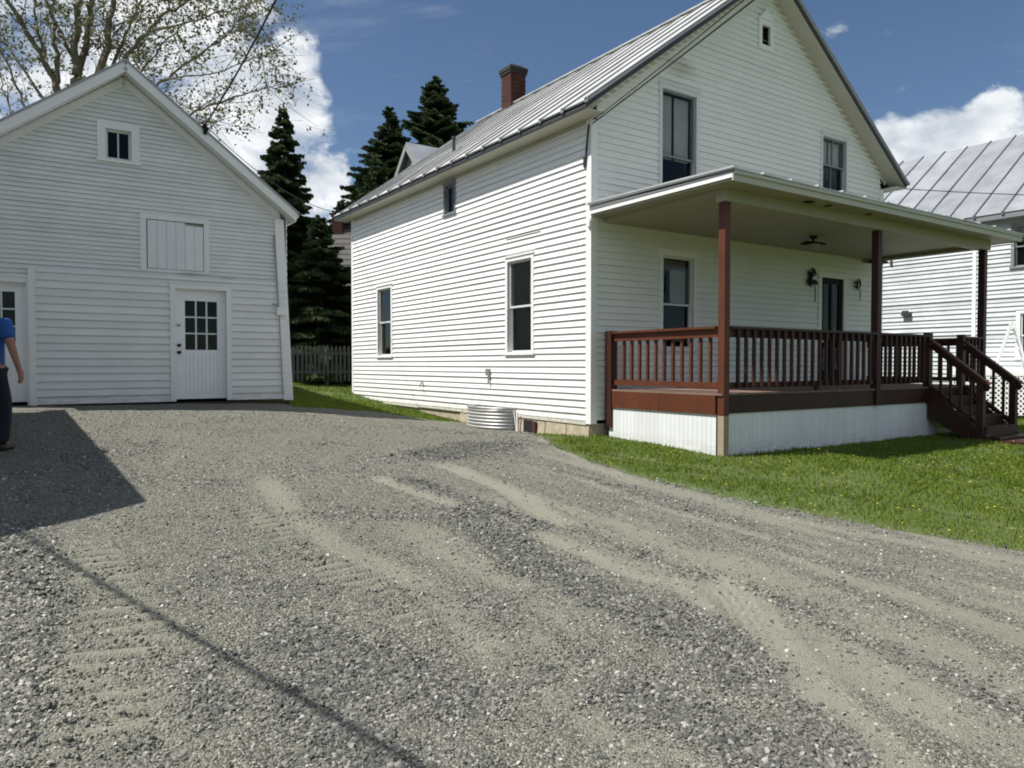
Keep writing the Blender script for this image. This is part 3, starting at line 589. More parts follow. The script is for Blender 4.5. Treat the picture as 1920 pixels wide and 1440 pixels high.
# ------------------------------------------------------------------ main house
def build_house():
    H = empty('white_house', (C0.x, C0.y, 0), ANG); tag(H, 'two storey white clapboard house with galvanised metal roof, brick chimney and sunlit side wall', 'house')
    pz = .73; rt = lambda a: 5.83+pz*(a+.42) if a < 4.43 else 5.83+pz*(9.28-a)
    und = lambda a: rt(a)-.15
    side = Wall((0, 0, 0), (0, 1, 0), (-1, 0, 0)); front = Wall((0, 0, 0), (1, 0, 0), (0, -1, 0))
    hs = [(1.68, 2.48, 1.84, 3.60), (7.84, 8.66, 1.84, 3.58), (4.56, 5.00, 4.95, 5.56)]
    siding(side, .66, 5.70, .1145, lambda z: (.105, 10.36), hs, M['white'], H, lip=.034, wob=.007, jitter=.002)
    hf = [(1.62, 2.50, 4.72, 6.55), (6.46, 7.34, 5.36, 6.54), (1.66, 2.46, 1.90, 3.57), (6.48, 7.30, 1.19, 3.50), (4.36, 4.62, 7.97, 8.36)]
    def sp(z):
        if z < 5.98: return (.105, 8.75)
        return ((z-5.83+.15)/pz-.42, 9.28-(z-5.83+.15)/pz)
    siding(front, .66, 9.15, .1145, sp, hf, M['front'], H, lip=.033, wob=.004, jitter=.0015)
    rs = Wall((8.85, 0, 0), (0, 1, 0), (1, 0, 0)); siding(rs, .66, 5.70, .1145, lambda z: (.1, 10.36), [], M['front'], H, joined=True)
    bk = Wall((0, 10.45, 0), (1, 0, 0), (0, 1, 0)); siding(bk, .66, 9.15, .1145, sp, [], M['front'], H, joined=True)
    for (x0, x1, y0, y1) in ((-.03, .105, -.03, .0), (-.03, 0, .0, .105), (8.75, 8.88, -.03, 0), (8.85, 8.88, 0, .1), (-.03, 0, 10.36, 10.45), (-.03, .1, 10.45, 10.48)):
        MB().box(x0, x1, y0, y1, .60, 5.69).build('corner_board', M['trim'], H)
    # foundation, sill board
    f = MB(); f.box(.015, 8.83, .015, 10.43, -.1, .60); f.build('foundation', M['concrete'], H)
    for j in range(7):   # rough plaster over the foundation, in lumps
        y0 = .03+j*.62; MB().hexa([(-.03-random.random()*.02, y0, .2), (.02, y0, .2), (.02, y0+.6, .2), (-.03-random.random()*.02, y0+.6, .2), (-.01, y0, .60-random.random()*.04), (.02, y0, .60), (.02, y0+.6, .60), (-.012, y0+.6, .60-random.random()*.05)]).build('foundation_block', M['concrete'], H)
    for j in range(5):
        y0 = .1+j*2.07; MB().hexa([(-.028, y0, .585+random.uniform(-.02, .01)), (.0, y0, .6), (.0, y0+2.05, .6), (-.03, y0+2.05, .59+random.uniform(-.02, .01)), (-.024, y0, .66), (0, y0, .66), (0, y0+2.05, .66), (-.026, y0+2.05, .66)]).build('sill_board', M['oldsill'], H)
    # windows
    window(side, H, *hs[0], cw=.075, curtain=[(1.70, 1.95, 2.8, 3.55)]); window(side, H, *hs[1], cw=.075)
    window(side, H, *hs[2], cw=.05, mid=0, sash='sash_dark', casing='sash_dark')
    window(front, H, *hf[0], cw=.075, sash='sash_dark', casing='sash', mid=.36, curtain=[(1.66, 2.03, 5.35, 6.5), (2.08, 2.47, 5.35, 6.5)])
    window(front, H, *hf[1], cw=.06, sash='sash_dark', casing='sash', mid=.5, muntin=(2, 1), curtain=[(6.5, 6.85, 5.95, 6.5), (6.9, 7.3, 5.95, 6.5)])
    wv = window(front, H, *hf[2], cw=.085, sash='sash', mid=.48, curtain=[(2.0, 2.42, 2.74, 3.36)])  # this pale curtain stands in for sky reflected in the upper glass
    w2 = MB(); front.box(w2, 1.70, 2.42, 3.33, 3.53, -.15, -.14); w2.build('roller_blind', M['shade'], wv)
    # front door: dark storm door with two long panes
    dm = MB(); front.box(dm, 6.36, 6.48, 1.19, 3.60, 0, .035); front.box(dm, 7.30, 7.42, 1.19, 3.60, 0, .035); front.box(dm, 6.48, 7.30, 3.50, 3.60, 0, .033); df = dm.build('door_frame', M['front'], H)
    dl = MB(); 
    for q in ((6.48, 6.60, 1.19, 3.5), (7.18, 7.30, 1.19, 3.5), (6.60, 7.18, 3.38, 3.5), (6.60, 7.18, 1.19, 1.5), (6.60, 7.18, 2.2, 2.30), (6.86, 6.92, 1.5, 2.2), (6.86, 6.92, 2.3, 3.38)): front.box(dl, *q, -.05, -.01)
    d = dl.build('door', M['black'], H)
    pn = MB(); front.box(pn, 6.60, 7.18, 1.5, 3.38, -.034, -.03); pn.build('pane', M['glass'], d)
    bb = MB(); front.box(bb, 6.4, 7.4, 1.19, 3.5, -.30, -.29); bb.build('room_recess', M['dark_in'], d)
    hd = MB(); front.box(hd, 6.52, 6.55, 2.08, 2.22, -.01, .03); hd.build('handle', M['galv'], d)
    # gable vent: small pointed frame with louvres
    v = MB(); front.box(v, 4.27, 4.36, 7.88, 8.46, 0, .055); front.box(v, 4.62, 4.71, 7.88, 8.46, 0, .055); front.box(v, 4.36, 4.62, 7.88, 7.97, 0, .055); front.box(v, 4.36, 4.62, 8.36, 8.46, 0, .055)
    v.prism([front.P(4.24, 8.461, 0), front.P(4.74, 8.461, 0), front.P(4.49, 8.68, 0)], (0, -.075, 0)); vf = v.build('gable_vent', M['trim'], H)
    vb = MB(); front.box(vb, 4.36, 4.62, 7.97, 8.36, -.06, -.05); vb.build('vent_recess', M['dark_in'], vf)
    for j in range(5):
        z = 7.985+j*.078; s = MB(); s.bar(front.P(4.36, z+.03, -.012), front.P(4.61, z+.03, -.012), .05, .012, (0, -.6, .8)); s.build('louvre', M['black'] if j not in (1,) else M['sash_dark'], vf)
    # roof
    for sgn, (ue, ur) in ((1, (-.42, 4.43)), (-1, (9.28, 4.43))):
        metal_roof(H, (ue, 5.83), (ur, 9.37), -.38, 10.87, 0, M['roof'], M['seam'], .62)
        e = .035; n_ = MB(); ui = 0 if sgn > 0 else 8.85
        n_.hexa([(ue+sgn*.02, -.35, 5.79-.02), (ur, -.35, 9.33-.0), (ur, 10.83, 9.33), (ue+sgn*.02, 10.83, 5.77), (ue+sgn*.02, -.35, 5.72), (ur, -.35, 9.25), (ur, 10.83, 9.25), (ue+sgn*.02, 10.83, 5.72)]); n_.build('roof_deck', M['dark_trim'], H)
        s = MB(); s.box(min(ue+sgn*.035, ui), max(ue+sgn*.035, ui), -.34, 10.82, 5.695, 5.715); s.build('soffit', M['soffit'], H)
        s = MB(); s.box(*sorted((ue+sgn*.012, ue+sgn*.034)), -.34, 10.82, 5.715, 5.765); s.build('fascia', M['dark_trim'], H)  # eave fascia takes the drip-edge dark so it looks unlit
        for (y0, y1) in ((-.34, -.005), (10.455, 10.82)):   # sloping soffit under the gable overhang
            s = MB(); z_ = lambda a: und(a)
            s.hexa([(ue+sgn*.04, y0, 5.72-.003), (4.43, y0, und(4.43)), (4.43, y1, und(4.43)), (ue+sgn*.04, y1, 5.72-.003), (ue+sgn*.04, y0, 5.735), (4.43, y0, und(4.43)+.02), (4.43, y1, und(4.43)+.02), (ue+sgn*.04, y1, 5.735)]); s.build('soffit', M['soffit'], H)
        s = MB(); A = Vector((ue, -.362, 5.83-.045)); Bq = Vector((ur, -.362, 9.37-.045)); s.bar(A, Bq, .02, .13, (0, 0, 1)); s.build('rake_edge', M['dark_trim'], H)
        s = MB(); A = Vector((ue+sgn*.3, -.012, und(ue+sgn*.3)-.06)); Bq = Vector((ur, -.012, und(ur)-.06)); s.bar(A, Bq, .02, .10, (0, 0, 1)); s.build('frieze_board', M['soffit'], H)
        s = MB(); s.box(*sorted((ui-sgn*.002, ui-sgn*.022)), .1, 10.35, 5.60, 5.694); s.build('frieze_board', M['soffit'], H)
    s = MB(); s.bar((4.43, -.38, 9.385), (4.43, 10.87, 9.385), .16, .03); s.build('ridge_cap', M['roof'], H)
    s = MB(); s.tube([(.72, 5.9, 6.55), (.72, 5.9, 7.0)], .04, 8); s.tube([(.72, 5.9, 6.97), (.72, 5.9, 7.03)], .055, 8); s.build('vent_pipe', M['dark_trim'], H)
    # chimney
    ch = MB(); cu, cv, cw, cd = 4.28, 8.75, .54, .52
    ch.box(cu+.01, cu+cw-.01, cv+.01, cv+cd-.01, 8.9, 10.35); c = ch.build('chimney', M['mortar'], H)
    bl = MB().box(0, .205, 0, .09, 0, .058).mesh('brick', M['brick']); bs = MB().box(0, .09, 0, .205, 0, .058).mesh('brick', M['brick'])
    z = 9.0; r = 0
    while z < 10.28:
        for k in range(-1, 3):
            x = cu+k*.215+(.1075 if r % 2 else 0); x0 = max(x, cu); x1 = min(x+.205, cu+cw)
            if x1-x0 > .05: link_mesh('brick', MB().box(0, x1-x0, 0, .05, 0, .058).mesh('brick', M['brick']) if x1-x0 < .2 else bl, c, (x0, cv-random.random()*.004, z))
            y = cv+.052+k*.215+(0 if r % 2 else .1075); y0 = max(y, cv+.052); y1 = min(y+.205, cv+cd)
            if y1-y0 > .05: link_mesh('brick', MB().box(0, .05, 0, y1-y0, 0, .058).mesh('brick', M['brick']) if y1-y0 < .2 else bs, c, (cu-random.random()*.004, y0, z))
        z += .0665; r += 1
    cp = MB(); cp.box(cu-.03, cu+cw+.03, cv-.03, cv+cd+.03, 10.28, 10.36); cp.box(cu-.05, cu+cw+.05, cv-.05, cv+cd+.05, 10.361, 10.46)
    cp.hexa([(cu-.05, cv-.05, 10.461), (cu+cw+.05, cv-.05, 10.461), (cu+cw+.05, cv+cd+.05, 10.461), (cu-.05, cv+cd+.05, 10.461), (cu+.08, cv+.08, 10.57), (cu+cw-.08, cv+.08, 10.57), (cu+cw-.08, cv+cd-.08, 10.57), (cu+.08, cv+cd-.08, 10.57)]); cp.build('chimney_cap', M['soot'], c)
    # small fittings on the side wall
    s = MB(); side.box(s, 3.10, 3.22, 1.38, 1.52, .02, .08); s.tube([side.P(3.13, 1.40, .06), side.P(3.12, 1.22, .07)], .022, 6); s.build('wall_outlet', M['seam'], H)
    s = MB(); s.tube([side.P(6.08, 1.18, .01), side.P(6.08, 1.15, .10), side.P(6.05, 1.06, .12)], .018, 6); s.bar(side.P(6.03, 1.2, .08), side.P(6.13, 1.2, .08), .015, .015); s.build('garden_tap', M['seam'], H)
    s = MB(); side.box(s, 1.40, 2.52, 4.032, 4.046, .018, .030); s.build('loose_batten', M['dark_trim'], H)
    s = MB(); s.tube([(-.05, .02, 5.6), (-.06, .05, 5.3), (-.05, .10, 5.0), (-.045, .12, 4.9)], .016, 6); s.tube([(-.045, .12, 5.08), (-.045, .12, 4.92)], .03, 8); s.build('service_conduit', M['cable'], H)
    s = MB(); s.tube([(-.06, -.05, 4.02), (-.09, -.06, 3.98), (-.09, -.06, 3.90), (-.05, -.05, 3.84)], .032, 8); s.build('downspout_elbow', M['pvc'], H)
    s = MB(); s.box(-.10, -.075, 2.04, 2.07, .28, .70); s.build('white_stake', M['trim'], H); MB().box(-.055, -.03, 1.62, 1.90, .34, .56).build('crawl_opening', M['dark_in'], H); MB().box(-.07, -.03, 1.50, 1.61, .30, .55).build('loose_brick', M['brick'], H)
    return H
HOUSE = build_house()
def build_well():
    t = empty('window_well', wpt(C0, 0, 2.95, .30), ANG); tag(t, 'corrugated galvanised window well curving out from the sunlit house wall', 'window well')
    mb = MB(); n = 18; nz = 44; V = []; rw, dp = .72, .46
    for j in range(nz+1):
        z = j*.46/nz; off = .018*math.sin(j/nz*2*math.pi*7)
        for i in range(n+1):
            a = math.pi*i/n; V.append((-(dp+off)*math.sin(a)-.03, -(rw+off)*math.cos(a), z))
    V2 = [(x*.985, y*.985, z) for x, y, z in V]
    F = [(j*(n+1)+i, j*(n+1)+i+1, (j+1)*(n+1)+i+1, (j+1)*(n+1)+i) for j in range(nz) for i in range(n)]
    mb.add(V, F); mb.add(V2, F); mb.build('corrugated_sheet', M['galv'], t, smooth=True)
    s = MB(); s.tube([(-(dp+.02)*math.sin(math.pi*i/n)-.03, -(rw+.02)*math.cos(math.pi*i/n), .465) for i in range(n+1)], .012, 6); s.build('rolled_rim', M['galv'], t)
    s = MB(); s.bar((-.04, -.82, -.05), (-.10, -.80, .42), .05, .02); s.build('stake', M['trim'], t)
build_well()

# ------------------------------------------------------------------ porch
def build_porch():
    P = empty('porch', (C0.x, C0.y, 0), ANG); tag(P, 'red-brown railed porch deck with white board skirt and low roof along the gable wall', 'porch')
    f, d0, d1 = -2.5, .35, 8.15
    dz = 1.19
    # deck boards run along u? they run front to back
    n = 56; me = MB().box(0, .134, f-.04, -.04, dz-.028, dz).mesh('deck_board', M['deck'])
    for i in range(n): link_mesh('deck_board', me, P, (.27+i*.1415, 0, random.uniform(-.0015, .0015)))
    # rim joists
    r = MB(); r.box(d0+.08, 3.2, f-.02, f+.02, .90, dz-.03); r.build('rim_board', M['red_shaded'], P); r = MB(); r.box(3.205, 6.05, f-.02, f+.02, .90, dz-.03); r.build('rim_board', M['red_shaded'], P)
    r = MB(); r.box(6.055, d1, f-.02, f+.02, .90, dz-.03); r.build('rim_board', M['red_shaded'], P)
    for (y0, y1) in ((f+.08, -1.3), (-1.295, -.08)): MB().box(d0-.08, d0-.04, y0, y1, .885, dz-.03).build('rim_board', M['red_lit'], P)
    MB().box(d1+.04, d1+.08, f+.08, -.05, .90, dz-.03).build('rim_board', M['red_shaded'], P)
    # posts
    def post(x, y, z0, z1, w=.14, m='red_shaded'): return MB().box(x-w/2, x+w/2, y-w/2, y+w/2, z0, z1).build('post', M[m], P)
    p = post(d0, f, .875, 3.90, .115, 'red_lit'); MB().box(d0-.055, d0+.055, f-.055, f+.055, .1, .8745).build('post_foot', M['tanpost'], p)
    post(4.28, f, .90, 3.90, .12); post(8.15, f, .90, 3.90, .12)
    MB().box(d0-.1, d0+.04, -.22, -.08, .55, 2.17).build('post', M['red_shaded'], P); 
    # railings
    def rail(a, b, nb, m='red_shaded', skip_cap=False):
        a = Vector(a); b = Vector(b); dirv = (b-a).normalized(); L = (b-a).length; T = lambda z: Vector((0, 0, z))
        MB().bar(a+T(.945), b+T(.945), .14, .036).build('rail_cap', M[m], P); MB().bar(a+T(.865), b+T(.865), .038, .12).build('top_rail', M[m], P); MB().bar(a+T(.115), b+T(.115), .038, .085).build('bottom_rail', M[m], P)
        me = MB().box(-.021, .021, -.021, .021, .05, .89).mesh('baluster', M[m]); nrm = Vector((dirv.y, -dirv.x, 0))
        for i in range(nb):
            q = a+dirv*(L*(i+1)/(nb+1))+nrm*.041; o = link_mesh('baluster', me, P, (q.x, q.y, q.z+.03)); 
    rail((d0-.02, f+.08, dz), (d0-.02, -.23, dz), 11, 'red_lit'); rail((d0+.08, f, dz), (4.20, f, dz), 20); rail((4.36, f, dz), (5.96, f, dz), 9); rail((7.36, f, dz), (8.07, f, dz), 4)
    rail((8.15, -.1, dz), (8.15, f+.08, dz), 12)
    MB().box(2.55, 2.64, f-.03, f+.03, dz, dz+.09).build('rail_block', M['red_shaded'], P)
    # stairs with sloping rails
    for x in (6.03, 7.30):
        MB().box(x-.06, x+.06, f-.065, f+.055, .88, dz+1.0).build('post', M['red_shaded'], P)
        MB().box(x-.055, x+.055, f-.98, f-.87, .18, 1.30).build('post', M['red_shaded'], P)
        A = Vector((x, f-.07, 2.05)); B = Vector((x, f-1.05, 1.26)); up = Vector((0, -.62, .78))
        MB().bar(A, B, .12, .04).build('rail_cap', M['red_lit' if x < 7 else 'red_shaded'], P); MB().bar(A-Vector((0, 0, .09)), B-Vector((0, 0, .09)), .04, .10).build('top_rail', M['red_shaded'], P)
        A2 = Vector((x, f-.07, 1.18)); B2 = Vector((x, f-.95, .50)); MB().bar(A2, B2, .04, .08).build('bottom_rail', M['red_shaded'], P)
        for i in range(4):
            t = (i+1)/5; zt = 1.95-.8*t*.9; zb = 1.17-.74*t; y = f-.07-.86*t; MB().box(x-.02, x+.02, y-.02, y+.02, zb, zt).build('baluster', M['red_shaded'], P)
        s = MB(); s.prism([(x-.02, f-.02, dz-.03), (x-.02, f-1.15, .26), (x-.02, f-.85, .20), (x-.02, f-.02, .62)], (.04, 0, 0)); s.build('stringer', M['red_shaded'], P)
    for i in range(5):
        z = dz-.17*(i+1); y = f-.02-.24*i; MB().box(6.06, 7.27, y-.28, y-.0, z-.035, z).build('tread', M['red_shaded'], P)
        MB().box(6.06, 7.27, y-.022, y-.002, z+.002, z+.13).build('riser', M['red_shaded'], P)
    MB().box(6.0, 7.75, f-1.55, f-1.12, .20, .29).build('bottom_step', M['red_shaded'], P)
    # skirt boards
    i = 0; x = d0+.085
    while x < 6.32:
        MB().box(x, x+.092, f+.002, f+.018, .26+random.uniform(-.01, .01), .905).build('skirt_board', M['skirt'], P); x += .096; i += 1
    y = f+.085
    while y < -.16:
        gl = .30+.05*(y+2.4)/2.3; MB().box(d0-.055, d0-.04, y, y+.084, gl+.0, .893).build('skirt_board', M['skirt'], P); y += .088
    MB().box(d0+.08, 6.0, f+.03, f+.04, .2, .9).build('skirt_backing', M['dark_trim'], P); MB().box(d0-.02, d0-.01, f+.08, -.1, .2, .9).build('skirt_backing', M['dark_trim'], P)
    # roof: level fascia all round, header beams, boarded ceiling, thin metal sheets with a low slope
    x0, x1, y0 = -.06, 8.68, -2.98
    MB().box(x0, x1, y0, y0+.022, 4.06, 4.19).build('fascia', M['soffit'], P); MB().box(x0, x0+.022, y0+.022, -.03, 4.105, 4.17).build('fascia', M['trim'], P); MB().box(x1-.022, x1, y0+.022, -.03, 4.06, 4.19).build('fascia', M['soffit'], P)
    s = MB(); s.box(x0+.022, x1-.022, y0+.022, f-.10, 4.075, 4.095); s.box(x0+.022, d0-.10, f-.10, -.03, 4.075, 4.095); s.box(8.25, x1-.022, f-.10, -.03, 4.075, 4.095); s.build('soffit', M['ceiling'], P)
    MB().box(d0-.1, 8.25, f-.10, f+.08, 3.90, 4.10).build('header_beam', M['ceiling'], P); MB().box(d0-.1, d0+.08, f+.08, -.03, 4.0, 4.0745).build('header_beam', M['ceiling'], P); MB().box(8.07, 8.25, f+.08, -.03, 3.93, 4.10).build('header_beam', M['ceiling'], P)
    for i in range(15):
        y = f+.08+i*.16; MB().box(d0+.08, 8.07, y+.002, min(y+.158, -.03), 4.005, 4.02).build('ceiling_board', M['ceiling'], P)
    n = 14; st = (x1-x0+.06)/n
    for i in range(n):
        a = x0-.03+i*st; b = a+st-.004; w = random.uniform(-.006, .012); zb = 4.20
        MB().hexa([(a, y0-.03, zb+w), (b, y0-.03, zb), (b, -.005, zb+.05), (a, -.005, zb+.05), (a, y0-.03, zb+.022+w), (b, y0-.03, zb+.02), (b, -.005, zb+.072), (a, -.005, zb+.072)]).build('roof_panel', M['roof'], P)
        s = MB(); s.bar((a, y0-.04, zb+.034), (a, -.01, zb+.086), .02, .025); s.build('seam', M['roof'], P)
    MB().prism([(x0+.006, y0, 4.1705), (x0+.003, -.02, 4.1905), (x0+.003, -.02, 4.245)], (.02, 0, 0)).build('roof_end', M['soffit'], P)
    MB().prism([(x1-.02, y0, 4.1905), (x1-.02, -.02, 4.1905), (x1-.02, -.02, 4.245)], (.02, 0, 0)).build('roof_end', M['soffit'], P)
    MB().box(x0-.01, x0-.001, y0-.02, -.03, 4.172, 4.199).build('gutter_edge', M['sash_dark'], P); MB().box(x0, x1, y0-.025, y0-.001, 4.15, 4.195).build('gutter_edge', M['soffit'], P)
    for x, w in ((1.9, .16), (2.45, .05), (3.6, .05)): MB().box(x, x+w, y0+.2, y0+.30, 4.06, 4.0745).build('soffit_hole', M['dark_in'], P)
    s = MB(); s.tube([(8.72, -.3, 4.05), (8.76, -.3, 3.98), (8.76, -.3, 3.9), (8.80, -.3, 3.86)], .035, 8); s.build('downspout_elbow', M['pvc'], P)
    # ceiling lamps
    for x, y, lab in ((4.37, -1.22, 'dark flush porch lamp under the ceiling over the middle of the deck'), (7.74, -.55, 'dark flush porch lamp under the ceiling beyond the middle post')):
        t = empty('ceiling_lamp', wpt(C0, x, y, 3.80), ANG); tag(t, lab, 'ceiling lamp', 'dark lamps under the porch ceiling')
        MB().tube([(0, 0, .20), (0, 0, .16)], .07, 10).build('canopy', M['black'], t); MB().tube([(0, 0, .16), (0, 0, .09)], .02, 6).build('stem', M['black'], t)
        MB().box(-.20, .20, -.13, .13, .045, .075).build('plate', M['black'], t); MB().box(-.26, .26, -.03, .03, .076, .09).build('bracket', M['black'], t)
        b = MB(); b.tube([(0, 0, .044), (0, 0, -.01), (0, 0, -.05)], [.12, .11, .04], 12); b.build('glass_bowl', M['shade'], t)
build_porch()
def wall_sprays():
    fr = Wall((0, 0, 0), (1, 0, 0), (0, -1, 0))
    for (a, z, s, lab) in ((6.08, 3.42, 1.15, 'dark metal leaf spray with trailing stem on the wall left of the black door'), (7.84, 3.38, .75, 'small dark metal leaf spray on the porch wall right of the black door')):
        t = empty('wall_spray', wpt(C0, a, -.03, z), ANG); tag(t, lab, 'wall decoration')
        st = MB(); st.tube([(-.12*s, -.02, .12*s), (0, -.02, 0), (.10*s, -.02, -.12*s), (.12*s, -.02, -.30*s), (.10*s, -.02, -.42*s)], .009, 5); st.build('stem', M['black'], t)
        for k in range(9 if s > 1 else 6):
            q = random.uniform(0, 6.28); c = Vector((random.uniform(-.16, .12)*s, -.03, random.uniform(-.12, .18)*s)); L = .11*s; W_ = .045*s; dx, dz = math.cos(q), math.sin(q); nx, nz = -dz, dx; m = MB()
            m.prism([c-Vector((dx*L, 0, dz*L)), c+Vector((nx*W_, 0, nz*W_)), c+Vector((dx*L, 0, dz*L)), c-Vector((nx*W_, 0, nz*W_))], (0, -.008, 0)); m.build('metal_leaf', M['black'], t)
wall_sprays()

# ------------------------------------------------------------------ barn
def build_barn():
    B = empty('white_barn', (B0.x, B0.y, 0), ANG); tag(B, 'white clapboard barn with steep gable, plank hatch and two glazed doors, in shade', 'barn')
    w = Wall((0, 0, 0), (1, 0, 0), (0, -1, 0)); w2 = Wall((0, -.035, 0), (1, 0, 0), (0, -1, 0))
    uc = -1.26; hw = 2.98; pz = .765; ztop = 6.84                      # roof top at ridge; slope
    und = lambda a: ztop-.16-pz*abs(a-uc)
    lean = lambda z: 1.52+(4.33-z)*.045
    def sp(z):
        r = lean(z)-.04 if z < und(1.45) else 99; k = (ztop-.16-z)/pz
        return (max(-4.15, uc-k), min(r, uc+k))
    holes = [(-1.55, -1.15, 5.20, 5.72), (-.93, .04, 3.34, 4.22)]
    siding(w, 3.12, 6.66, .079, sp, holes, M['barn'], B, lip=.0342, wob=.004, jitter=.002)
    dl = (-.52, .47, .80, 3.06)
    siding(w2, .93, 3.19, .131, lambda z: (-2.62, lean(z)-.03), [(-.47, .42, .5, 3.00)], M['barn'], B, lip=.034, wob=.003)
    siding(w, .90, 3.12, .131, lambda z: (-4.15, -2.66), [(-3.62, -2.75, .5, 2.96)], M['barn'], B, lip=.034)
    MB().box(-2.62, 1.55, -.065, -.0, 3.19, 3.205).build('drip_flashing', M['barntrim'], B)
    MB().hexa([(-2.72, -.075, .90), (-2.62, -.075, .90), (-2.62, 0, .90), (-2.72, 0, .90), (-2.72, -.075, 3.22), (-2.62, -.075, 3.22), (-2.62, 0, 3.22), (-2.72, 0, 3.22)]).build('corner_board', M['barntrim'], B)
    z0, z1 = .90, 4.46; MB().hexa([(lean(z0)-.17, -.068, z0), (lean(z0)+.01, -.068, z0), (lean(z0)+.01, .10, z0), (lean(z0)-.17, .10, z0), (lean(z1)-.17, -.05, z1), (lean(z1)+.01, -.05, z1), (lean(z1)+.01, .10, z1), (lean(z1)-.17, .10, z1)]).build('corner_board', M['barntrim'], B)
    # window and hatch
    window(w, B, *holes[0], cw=.13, mid=0, casing='barntrim', sash='sash', muntin=(2, 1), head=0, sillz=.05)
    a0, a1, y0, y1 = holes[1]
    hf = MB(); w.box(hf, a0-.10, a0, y0-.03, y1+.10, 0, .03); w.box(hf, a1, a1+.10, y0-.03, y1+.10, 0, .03); w.box(hf, a0, a1, y1, y1+.10, 0, .03); w.box(hf, a0, a1, y0, y1, -.08, -.07); hfo = hf.build('hatch', M['barntrim'], B)
    for i in range(6):
        x = a0+.022+i*.157; w.box(MB(), x, x+.152, y0+.008-random.random()*.006, y1-.012-(.05 if i > 3 else 0), -.02, .024+random.uniform(-.003, .003)).build('plank', M['plank'], hfo)
    # doors
    def door(wl, a0, a1, z0, z1, lites, lz0, lz1, la0, la1, knob=True):
        c = MB(); wl.box(c, a0-.09, a0, z0-.03, z1+.09, 0, .041); wl.box(c, a1, a1+.09, z0-.03, z1+.09, 0, .041); wl.box(c, a0, a1, z1, z1+.09, 0, .040); wl.box(c, a0-.12, a1+.12, z1+.091, z1+.12, 0, .055)
        wl.box(c, a0-.01, a0, z0, z1, -.14, 0); wl.box(c, a1, a1+.01, z0, z1, -.14, 0); wl.box(c, a0, a1, z1, z1+.01, -.14, 0); c.build('door_frame', M['barntrim'], B)
        d = MB(); F_, K = -.11, -.07
        wl.box(d, a0, la0, z0, z1, F_, K); wl.box(d, la1, a1, z0, z1, F_, K); wl.box(d, la0, la1, lz1, z1, F_, K); wl.box(d, la0, la1, z0, lz0, F_, K-.012); do = d.build('door', M['door'], B)
        n = 8; ww = (la1-la0)/n
        for i in range(n): wl.box(MB(), la0+i*ww+.006, la0+(i+1)*ww-.006, z0+.10, lz0-.08, K-.012, K-.002).build('door_board', M['door'], do)
        nx, nz = lites; mu = MB()
        for i in range(1, nx): x = la0+(la1-la0)*i/nx; wl.box(mu, x-.014, x+.014, lz0, lz1, F_+.004, K+.004)
        for j in range(1, nz): z = lz0+(lz1-lz0)*j/nz; wl.box(mu, la0, la1, z-.013, z+.013, F_+.006, K+.002)
        mu.build('muntin_grid', M['sash'], do)
        for i in range(nx):
            for j in range(nz): wl.box(MB(), la0+(la1-la0)*i/nx+.014, la0+(la1-la0)*(i+1)/nx-.014, lz0+(lz1-lz0)*j/nz+.013, lz0+(lz1-lz0)*(j+1)/nz-.013, F_+.015, F_+.02).build('pane', M['glass'], do)
        wl.box(MB(), a0-.3, a1+.3, z0, z1, -.75, -.74).build('room_recess', M['dark_in'], do); wl.box(MB(), a0-.3, a1+.3, z0-.1, z0-.06, -.75, -.12).build('threshold', M['dark_in'], do)
        rc = MB()
        for q in ((a0-.31, a0-.3), (a1+.3, a1+.31)): wl.box(rc, *q, z0-.1, z1+.3, -.75, -.15)
        wl.box(rc, a0-.3, a1+.3, z1+.3, z1+.31, -.75, -.15); wl.box(rc, a0-.3, a0-.011, z0-.1, z1+.3, -.151, -.15); wl.box(rc, a1+.011, a1+.3, z0-.1, z1+.3, -.151, -.15); wl.box(rc, a0-.011, a1+.011, z1+.011, z1+.3, -.151, -.15); rc.build('room_recess', M['dark_in'], do)
        if knob:
            for z in (lz0+.08, lz0-.05): k = MB(); P_ = wl.P(a0+.07, z, 0); e = wl.en; k.tube([P_+e*K, P_+e*(K+.03), P_+e*(K+.035), P_+e*(K+.07)], [.03, .03, .022, .03], 10); k.build('knob', M['black'], do)
            wl.box(MB(), a0+.04, a0+.10, lz0+.43, lz0+.47, K, K+.02).build('latch', M['seam'], do)
        return do
    door(w2, -.47, .42, .965, 3.0, (3, 3), 1.88, 2.79, -.29, .275)
    door(w, -3.62, -2.75, .98, 2.96, (3, 3), 1.95, 2.81, -3.46, -2.90, knob=False)
    # conduit with box
    s = MB(); s.tube([w.P(1.34, 4.15, .05), w.P(1.40, 2.74, .09)], .014, 6); s.tube([w.P(1.41, 2.60, .09), w.P(1.47, 1.0, .09)], .010, 6); s.build('conduit', M['seam'], B)
    w.box(MB(), 1.36, 1.54, 2.58, 2.73, .065, .14).build('junction_box', M['pvc'], B)
    w.box(MB(), 1.28, 1.37, 2.78, 2.80, .06, .09).build('cable_clip', M['seam'], B)
    # base beam and other walls
    MB().box(-4.15, 1.62, -.02, .06, .6, .898).build('base_beam', M['sbark'], B)
    for x in (1.62,): rw = Wall((x, 0, 0), (0, 1, 0), (1, 0, 0)); siding(rw, .9, 4.5, .131, lambda z: (.11, 8), [], M['barn'], B, joined=True)
    lw = Wall((-4.15, 0, 0), (0, 1, 0), (-1, 0, 0)); siding(lw, .9, 4.5, .131, lambda z: (0, 8), [], M['barn'], B, joined=True)
    bw = Wall((0, 8, 0), (1, 0, 0), (0, 1, 0)); siding(bw, .9, 6.66, .131, lambda z: (max(-4.15, uc-(ztop-.16-z)/pz), min(1.62, uc+(ztop-.16-z)/pz)), [], M['barn'], B, joined=True)
